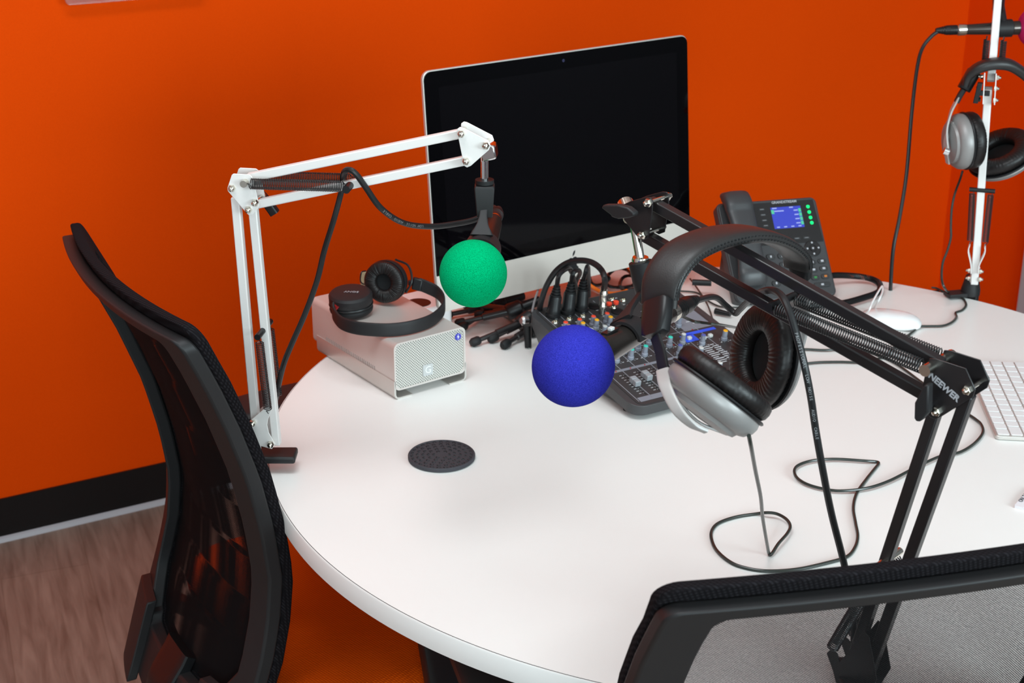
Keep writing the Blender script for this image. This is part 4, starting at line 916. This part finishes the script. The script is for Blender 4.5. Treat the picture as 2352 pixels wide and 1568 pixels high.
# ================================================================ HEADPHONE LEADS
z_ = .7425
def tb(pts, z=z_): return [U(x, y, z) for x, y in pts]
cable('headphone_cable', [D(1720, 1000, 1.40), D(1726, 1030, 1.42), D(1735, 1080, 1.49), D(1747, 1140, 1.58), D(1752, 1190, 1.68), D(1762, 1250, 1.79)] + tb([(1766, 1270), (1772, 1272)], .744) + tb([(1788, 1248), (1808, 1225), (1815, 1208), (1806, 1192), (1785, 1180), (1762, 1177)], .7475) + tb([(1735, 1180), (1690, 1187), (1652, 1200), (1636, 1216), (1634, 1236), (1645, 1262), (1672, 1287), (1705, 1302), (1760, 1311), (1830, 1307), (1900, 1292), (1945, 1278), (1964, 1256), (1970, 1230), (1965, 1200), (1960, 1165), (1968, 1132), (1990, 1100), (2010, 1075), (2018, 1064), (2012, 1060)])
    + tb([(1985, 1058), (1920, 1054), (1870, 1057), (1838, 1066), (1825, 1078), (1829, 1095), (1850, 1110), (1885, 1121), (1930, 1127), (1990, 1121), (2040, 1105), (2090, 1080), (2130, 1060), (2165, 1046)], .7445) + tb([(2205, 1038), (2238, 1018), (2257, 994), (2254, 975), (2240, 962), (2222, 950), (2185, 925), (2120, 880), (2050, 830), (1985, 804), (1940, 801), (1895, 804), (1845, 802), (1800, 805)], .7435), .0021,
    'thin black lead looping in front on the white table from the silver headphones', cable2_m, 8, 8, group='thin headphone leads')
cable('headphone_cable', [D(2211, 392, 2.62), D(2205, 412, 2.62), D(2193, 445, 2.61), D(2186, 480, 2.61), D(2184, 520, 2.61), D(2184, 545, 2.61), D(2176, 575, 2.61), D(2165, 605, 2.61), D(2163, 640, 2.60), D(2170, 662, 2.60)] + tb([(2182, 673), (2197, 677), (2212, 686), (2219, 700), (2210, 712), (2195, 718)], .7425) + tb([(2197, 728), (2186, 740), (2165, 748), (2135, 749), (2112, 750), (2098, 760), (2083, 773), (2060, 793), (2035, 815), (2010, 826), (1980, 832), (1930, 831), (1880, 832), (1838, 836), (1790, 838)], .7435), .0021,
    'thin black lead from the right-hand headphones across the back of the table', cable2_m, 8, 8, group='thin headphone leads')
cable('headphone_cable', tb([(2180, 672), (2165, 668), (2152, 662), (2140, 660)], .7435), .0018, 'short black lead end by the back white arm clamp', cable2_m, 8, 5, group='thin headphone leads')
P_ = [mp(.205, .062, .006), D(1582, 733, 2.20), D(1610, 740, 2.19), D(1650, 745, 2.19), U(1690, 752, .77), U(1730, 760, .75)]
cable('thin_cable', P_, .0022, 'thin black cable lying over the back corner of the mixer', cable2_m, 8, 8, group='thin cables behind the mixer')
cable('thin_cable', tb([(1585, 640), (1600, 660), (1625, 700), (1640, 745)], .752), .0016, 'thin black cable running from behind the headband to the mixer edge', cable2_m, 8, 6, group='thin cables behind the mixer')
cable('thin_cable', tb([(1560, 668), (1600, 672), (1622, 688), (1655, 704), (1700, 706)], .744), .0016, 'thin black cable between the mixer and the phone', cable2_m, 8, 6, group='thin cables behind the mixer')
o_ = thing('cable_adapter', U(1665, 720, .748), 'small black barrel adapter lying between the mixer and the phone', 'adapter')
build('barrel', M().cyl(U(1643, 714, .748), U(1678, 722, .748), .0055, .004), blk_m, o_)
o_ = thing('cable_adapter', U(1615, 650, .76), 'black barrel connector end showing under the black headband', 'adapter')
build('barrel', M().cyl(U(1590, 648, .765), U(1634, 650, .765), .0055), blk_m, o_)
# tangled cords behind the mixer
rr_ = random.Random(11)
for i, (cx, cy, rx, ry, m_, lab) in enumerate([(1425, 640, 34, 22, blk_m, 'loosely coiled black cord behind the mixer, outermost loop'), (1450, 650, 28, 16, cable_m, 'small black cord coil behind the microphone clip'), (1375, 640, 22, 14, blk_m, 'black cord loop under the computer chin')]):
    pts = []
    for k in range(22):
        q = k / 21 * 2 * math.pi * 2.2; s_ = 1 + .12 * math.sin(3 * q + i); pts.append(U(cx + rx * s_ * math.cos(q), cy + ry * s_ * math.sin(q), .748 + .006 * (k % 5) + .01 * math.sin(q * 1.3 + i) ** 2))
    cable('tangled_lead', pts, .0028, lab, m_, 8, 5, group='cords tangled behind the mixer')
cable('orange_cord', [U(1345, 646, .80), U(1362, 660, .79), U(1385, 671, .78), U(1412, 674, .775), U(1440, 668, .77)], .0035, 'orange cord behind the black plugs', orange_cable_m, 8, 6)
cable('grey_lead', [U(1222, 716, .80), U(1228, 690, .81), U(1236, 665, .80), U(1240, 650, .78)], .0018, 'thin grey lead rising behind the mixer corner', mat('grey_lead_jacket', (.25, .24, .25), .4), 8, 6)
cable('thin_cable', [U(1545, 600, .80), U(1530, 596, .81), U(1520, 604, .80), U(1516, 628, .79)], .0024, 'short thin cable end standing at the computer foot beside the clip', cable2_m, 8, 6, group='thin cables behind the mixer')
# ================================================================ MINI TRIPODS
def tripod(hub, feet, top, label, extra=0):
    o = thing('mini_tripod', hub * A3(1, 1, 0) + Z3 * .74, label, 'tripod', 'folded mini tripods between the drive and the mixer')
    ax = nrm(top - hub); build('center_post', M().lathe(hub, ax, [(.012, -.012), (.014, -.008), (.014, .012), (.009, .016), (.008, np.linalg.norm(top - hub))], 20), blk_m, o)
    for f_ in feet:
        L_ = np.linalg.norm(f_ - hub); d_ = nrm(f_ - hub)
        lg_ = build('leg', M().lathe(hub, d_, [(.0065, .004), (.0060, L_ * .55), (.0042, L_ * .57), (.0040, L_ - .008)], 14), bpaint_m, o)
        build('rubber_foot', M().lathe(f_ - d_ * .012, d_, [(.0062, 0), (.0075, .003), (.0075, .013), (.005, .017)], 16), rub_m, lg_)
    return o
tripod(U(1205, 738, .765), [U(1087, 786, .748), U(1128, 778, .748), U(1200, 700, .75)], U(1232, 718, .775), 'folded black mini tripod lying nearest the viewer beside the mixer')
tripod(U(1222, 752, .755), [U(1158, 792, .748)], U(1236, 740, .76), 'black mini tripod partly behind the mixer, one thin leg with round foot showing')
tripod(U(1180, 712, .772), [U(1052, 742, .750), U(1098, 722, .756), U(1070, 700, .75)], U(1240, 690, .785), 'folded black mini tripod lying behind the first, under the green ball')
tripod(U(1140, 700, .752), [U(1022, 724, .748), U(1060, 752, .748)], U(1200, 678, .756), 'folded black mini tripod farthest back, beside the headphones')
o_ = thing('threaded_screw_head', U(1207, 735, .76), 'clear-capped chrome thumb screw beside the mixer corner', 'screw')
build('knob', M().lathe(U(1205, 737, .775), nrm(A3(-.8, -.5, .2)), [(.006, -.006), (.008, -.004), (.008, .004), (.005, .007)], 20), steel_m, o_)
o_ = thing('table_microphone_stand_tube', U(1213, 790, .74), 'short upright black tube with chrome tip against the mixer side', 'tube')
build('tube', M().cyl(U(1213, 797, .742), U(1211, 797, .742) + Z3 * .038, .0055, .0065), blk_m, o_); build('tip', M().cyl(U(1213, 797, .7405), U(1213, 797, .7425), .0035), chrome_m, o_)
# white box behind the drive
wx = GX; wc = U(968, 688, .80) - Z3 * .042
o_ = thing('power_adapter', wc * A3(1, 1, 0) + Z3 * .74, 'white plastic box with a round dark recess behind the silver drive', 'box')
g = slab(wc - Z3 * .018, GX, GY, .075, .085, .016, Z3 * .060); build('case', g, wp_m, o_, bevel=.004)
build('round_recess', M().lathe(wc + Z3 * .0421 + GX * -.012 + GY * -.010, Z3, [(.020, 0), (.020, .0006)], 36), blk_m, o_)
# ================================================================ COASTER
cc = A3(-.096, 1.871, .7405); o_ = thing('coaster', cc, 'round charcoal rubber coaster with raised pattern on the bare white tabletop', 'coaster')
build('disc', M().lathe(cc, Z3, [(.0440, 0), (.0458, .0012), (.0458, .0050), (.0448, .0062), (.0432, .0062), (.0425, .0052), (.001, .0052)], 96), coast_m, o_, smooth=30)
g = M()
for ring_, (rad, cnt) in enumerate([(.010, 6), (.0175, 11), (.025, 16), (.0325, 21), (.0395, 27)]):
    for k in range(cnt):
        q = 2 * math.pi * (k + .5 * (ring_ % 2)) / cnt; p = cc + A3(rad * math.cos(q), rad * math.sin(q), .0055)
        pts = [p + .0021 * A3(math.cos(b_), math.sin(b_), 0) for b_ in np.linspace(q - 2.0, q + 2.0, 6)]
        g.tube(pts, .00065, 5)
build('raised_pattern', g, mat('raised_rubber', (.016, .016, .019), .5), o_)
# ================================================================ PHONE
PO = A3(.357, 2.572, .892); PX = A3(math.cos(.233), math.sin(.233), 0); PNh = A3(math.sin(.233), -math.cos(.233), 0)
PY = nrm(-PNh * math.sin(.697) + Z3 * math.cos(.697)); PN = nrm(PNh * math.cos(.697) + Z3 * math.sin(.697)); PW, PH = .188, .188
def pp(x, y, d=0): return PO + PX * x - PY * y + PN * d
def puv(px, py, d=0): q = PL(px, py, PO + PN * d, PN) - (PO + PN * d); return q @ PX, -(q @ PY)
t = thing('desk_phone', pp(PW / 2, PH / 2) * A3(1, 1, 0) + Z3 * .74, 'dark grey office desk phone with lit blue display at the back of the table', 'phone')
build('body', slab(pp(PW / 2, PH / 2, -.022), PX, PY, PW, PH, .011, PN * .022), phone_m, t, bevel=.003, seg=3)
g = M().prism([pp(.02, .03, -.022), pp(.02, .15, -.022), pp(.02, .178, -.02) * A3(1, 1, 0) + Z3 * .7415, pp(.02, .03, -.05) * A3(1, 1, 0) + Z3 * .7415], PX * (PW - .04)); build('stand', g, phone2_m, t)
build('front_bezel', M().prism([pp(.062, .006, .0001), pp(PW - .007, .006, .0001), pp(PW - .004, .086, .0001), pp(.062, .086, .0001)], PN * .0012), phone2_m, t)
q4 = [puv(*q) for q in ((1768, 478), (1836, 473), (1848, 520), (1780, 528))]
x0 = (q4[0][0] + q4[3][0]) / 2; x1 = (q4[1][0] + q4[2][0]) / 2; y0 = (q4[0][1] + q4[1][1]) / 2; y1 = (q4[2][1] + q4[3][1]) / 2
sc_ = build('display', M().prism([pp(x0, y0, .0014), pp(x1, y0, .0014), pp(x1, y1, .0014), pp(x0, y1, .0014)], PN * .0004), lcd_m, t)
g = M(); 
def prp(g, xa, ya, xb, yb, d=.0019): g.prism([pp(xa, ya, d), pp(xb, ya, d), pp(xb, yb, d), pp(xa, yb, d)], PN * .0002)
dw, dh = x1 - x0, y1 - y0
for k in range(4): prp(g, x1 - dw * .09, y0 + dh * (.12 + k * .20), x1 - dw * .005, y0 + dh * (.28 + k * .20))
prp(g, x0, y0 + dh * .12, x0 + dw * .09, y0 + dh * .30); build('display_tabs', g, lcdg_m, sc_)
g = M(); prp(g, x0 + dw * .1, y0 + dh * .16, x0 + dw * .42, y0 + dh * .21); prp(g, x0 + dw * .05, y0 + dh * .02, x0 + dw * .2, y0 + dh * .07); prp(g, x0 + dw * .62, y0 + dh * .02, x0 + dw * .75, y0 + dh * .07)
for k in range(4): prp(g, x1 - dw * .25, y0 + dh * (.17 + k * .20), x1 - dw * .11, y0 + dh * (.22 + k * .20))
for k in range(4): prp(g, x0 + dw * (.08 + k * .24), y0 + dh * .91, x0 + dw * (.18 + k * .24), y0 + dh * .96)
build('display_writing', g, lcdw_m, sc_)
for q in ((1855, 475), (1858, 487.5), (1861, 500), (1864, 512)):
    x_, y_ = puv(*q); build('line_light', M().lathe(pp(x_, y_, .0013), PN, [(.0033, 0), (.003, .0008)], 16), led_m, t)
g = M()
for q in ((1749, 482), (1752, 494.5), (1755, 507), (1758, 519)):
    x_, y_ = puv(*q); build('line_key', M().box(pp(x_, y_, .0016), (PX, PY, PN), (.010, .0035, .001)), pbtn_m, t); g.box(pp(x_, y_, .0022), (PX, PY, PN), (.007, .0014, .0002))
for k in range(4):
    x_ = x0 + dw * (.02 + .32 * k); build('soft_key', M().box(pp(x_, .0775, .0016), (PX, PY, PN), (.012, .004, .001)), pbtn_m, t); g.box(pp(x_, .0775, .0022), (PX, PY, PN), (.007, .0014, .0002))
build('key_marks', g, printd_m, t)
xt, yt = puv(1800, 464.5); text('brand_lettering', 'GRANDSTREAM', .0066, pp(xt, yt, .0014), PX, PY, print_m, t, bold=.0001)
xt, yt = puv(1740, 645, .0); text('hd_mark', '( HD )', .0075, pp(xt, yt, .0), PX, PY, print_m, t)
xd_, yd_ = puv(1866, 571); dp = build('navigation_pad', M().lathe(pp(xd_, yd_, 0), PN, [(.0150, 0), (.0150, .0018), (.0140, .0025), (.0065, .0025), (.0064, .0012), (.0055, .0012), (.0054, .003), (.001, .003)], 40), phone2_m, t)
g = M()
for dx, dy in ((0, 0), (.0105, 0), (-.0105, 0), (0, .0105), (0, -.0105)): g.lathe(pp(xd_ + dx, yd_ + dy, .0031), PN, [(.0018, 0), (.0017, .0003)], 10)
build('pad_marks', g, print_m, dp)
for q, m_ in (((1864, 603), print_m), ((1887, 600), print_m), ((1868, 620), print_m), ((1891, 617), print_m), ((1872, 638), mat('green_mark', (.03, .2, .05), .5)), ((1895, 635), mat('orange_mark', (.5, .15, .02), .5)), ((1888, 654), print_m)):
    x_, y_ = puv(*q); kb_ = build('function_key', slab(pp(x_, y_, 0), PX, PY, .0145 if q[1] < 650 else .03, .008, .0035, PN * .0028), pbtn_m, t, bevel=.0008); build('key_mark', M().box(pp(x_, y_, .0030), (PX, PY, PN), (.005, .0035, .0003)), m_, kb_)
for r_ in range(4):
    for c_ in range(3):
        kb_ = build('digit_key', slab(pp(.080 + c_ * .021, .108 + r_ * .0165, 0), PX, PY, .0155, .0095, .004, PN * .0028), pbtn_m, t, bevel=.0008); build('key_mark', M().box(pp(.080 + c_ * .021, .108 + r_ * .0165, .0029), (PX, PY, PN), (.003, .004, .0002)), print_m, kb_)
build('handset_cradle', slab(pp(.030, PH / 2 + .002, 0), PX, PY, .058, PH - .004, .010, PN * .006), phone_m, t, bevel=.002)
hp_ = [pp(.030, -.008, .014), pp(.030, .01, .026), pp(.030, .035, .030), pp(.030, .07, .034), pp(.030, .105, .034), pp(.030, .13, .030), pp(.030, .15, .025), pp(.030, .16, .016)]
hp_s = spl(hp_, 5); n = len(hp_s)
def fw_(i): s_ = i / (n - 1); return .050 if s_ < .22 or s_ > .8 else .050 - .006 * math.sin((s_ - .22) / .58 * math.pi)
def ft_(i): s_ = i / (n - 1); return .026 if .05 < s_ < .25 else (.024 if .78 < s_ < .95 else (.014 if s_ <= .05 or s_ >= .95 else .019))
hs_ = thing('phone_handset', pp(.03, .08, .03), 'dark grey handset resting on the left side of the desk phone', 'handset')
build('grip', M().strip(hp_s, PX, [fw_(i) for i in range(n)], [ft_(i) for i in range(n)], .6), phone_m, hs_, smooth=50)
# coiled cord
pts = spl([pp(.045, .165, -.01), U(1780, 705, .755), U(1860, 702, .75), U(1930, 697, .75), U(1985, 683, .75), U(2018, 670, .75), U(2020, 652, .751), U(2000, 640, .752), U(1965, 634, .755), U(1920, 632, .76), U(1895, 636, .76)], 40)
P_ = np.array(pts); sl = np.r_[0, np.cumsum(np.linalg.norm(np.diff(P_, axis=0), axis=1))]; nt_ = int(sl[-1] / .0028); hx = []
for i in range(nt_ * 8):
    s_ = sl[-1] * i / (nt_ * 8); p = np.array([np.interp(s_, sl, P_[:, k]) for k in range(3)]); p2 = np.array([np.interp(min(s_ + .002, sl[-1]), sl, P_[:, k]) for k in range(3)]); T = p2 - p
    if np.linalg.norm(T) < 1e-7: continue
    T = nrm(T); u_ = nrm(np.cross(T, Z3)); b_ = np.cross(T, u_); q = 2 * math.pi * i / 8; hx.append(p + .0050 * (u_ * math.cos(q) + b_ * math.sin(q)))
o_ = thing('coiled_handset_lead', P_[0], 'coiled black phone cord looping right of the desk phone', 'cord'); build('coil', M().tube(hx, .0011, 5), blk_m, o_)
# ================================================================ MOUSE, KEYBOARD, CARD
mc = U(2043, 743, .742); a = math.radians(-22); MX = A3(math.cos(a), math.sin(a), 0); MY = A3(-math.sin(a), math.cos(a), 0)
o_ = thing('computer_mouse', mc, 'low white computer mouse at the back right of the table', 'mouse')
g = M(); vs = []; ns = 40
for s_, z in ((.93, 0), (.99, .002), (1, .005), (.97, .009), (.88, .014), (.7, .0185), (.45, .0212), (.2, .022)):
    for k in range(ns):
        q = 2 * math.pi * k / ns; cx_, cy_ = math.cos(q), math.sin(q); vs.append(mc + MX * .052 * s_ * math.copysign(abs(cx_) ** .8, cx_) + MY * .029 * s_ * math.copysign(abs(cy_) ** .8, cy_) + Z3 * z)
g.add(vs, [(j * ns + i, j * ns + (i + 1) % ns, (j + 1) * ns + (i + 1) % ns, (j + 1) * ns + i) for j in range(7) for i in range(ns)] + [tuple(range(ns))[::-1], tuple(7 * ns + i for i in range(ns))])
build('shell', g, wp_m, o_, smooth=80)
cable('mouse_cable', [mc - MX * .045 + Z3 * .008, D(1996, 712, 2.50), D(2003, 695, 2.51), D(2016, 672, 2.54), D(2026, 657, 2.57), D(2027, 668, 2.55), D(2018, 690, 2.52), U(2003, 712, .742), U(1985, 735, .742), U(1960, 745, .742)], .0016, 'thin white cable looping up beside the white mouse', wp_m, 8, 8)
KO = U(2287, 1001, .747); a = math.radians(83.6); KL = A3(math.cos(a), math.sin(a), 0); KS = A3(KL[1], -KL[0], 0)
o_ = thing('keyboard', KO + KL * .14 + KS * .057 - Z3 * .007, 'slim white and silver keyboard at the right edge, cut off by the frame', 'keyboard')
kb = slab(KO + KL * .1395 + KS * .0575 - Z3 * .0058, KS, KL, .115, .279, .006, Z3 * .0058); build('aluminium_base', kb, alu_m, o_, bevel=.0012)
me_key = None; rows = [(13, 1), (14, .5), (13, .7), (12, 1.1), (13, .9), (10, 1.3)]
key_w = mat('white_key', (.80, .79, .79), .4)
off0 = rootloc(o_)
for r_ in range(6):
    n_ = (14, 14, 14, 13, 12, 11)[r_]; first = .026 if r_ in (1, 2, 3, 4) else .0165
    y = .004; rest = (.271 - first - .0025 * (n_ - 1)) / (n_ - 1)
    for c_ in range(n_):
        L_ = first if c_ == 0 else rest
        p = KO + KS * (.0115 + r_ * .0184) + KL * (y + L_ / 2) + Z3 * .0002
        if c_ < 2: me_key = None
        if me_key is None:
            k_ = build('key', slab(p, KS, KL, .0163, L_, .0018, Z3 * .0014), key_w, o_, bevel=.0003); me_key, kp0 = k_, p
        else:
            k_ = me_key.copy(); COL.objects.link(k_); k_.parent = o_; k_.location = tuple(p - kp0)
        y += L_ + .0025
    me_key = None
cp = U(2330, 1160, .7445); dx_ = nrm(U(2352, 1166, .7445) - cp); dy_ = nrm(U(2352, 1117, .7445) - cp); dy_ = nrm(dy_ - dx_ * (dy_ @ dx_))
o_ = thing('paper_card', cp + dx_ * .045 + dy_ * .03 - Z3 * .0045, 'corner of a white printed card at the right edge, below the keyboard', 'card')
cd = slab(cp + dx_ * .045 + dy_ * .03 - Z3 * .0042, dx_, dy_, .09, .06, .001, Z3 * .0042); build('card', cd, paper_m, o_)
q0 = U(2343, 1152, .745); text('printed_words', 'ON TAR', .0085, q0 + A3(0, 0, .0002), dy_, -dx_, ink_m, o_, align='LEFT')
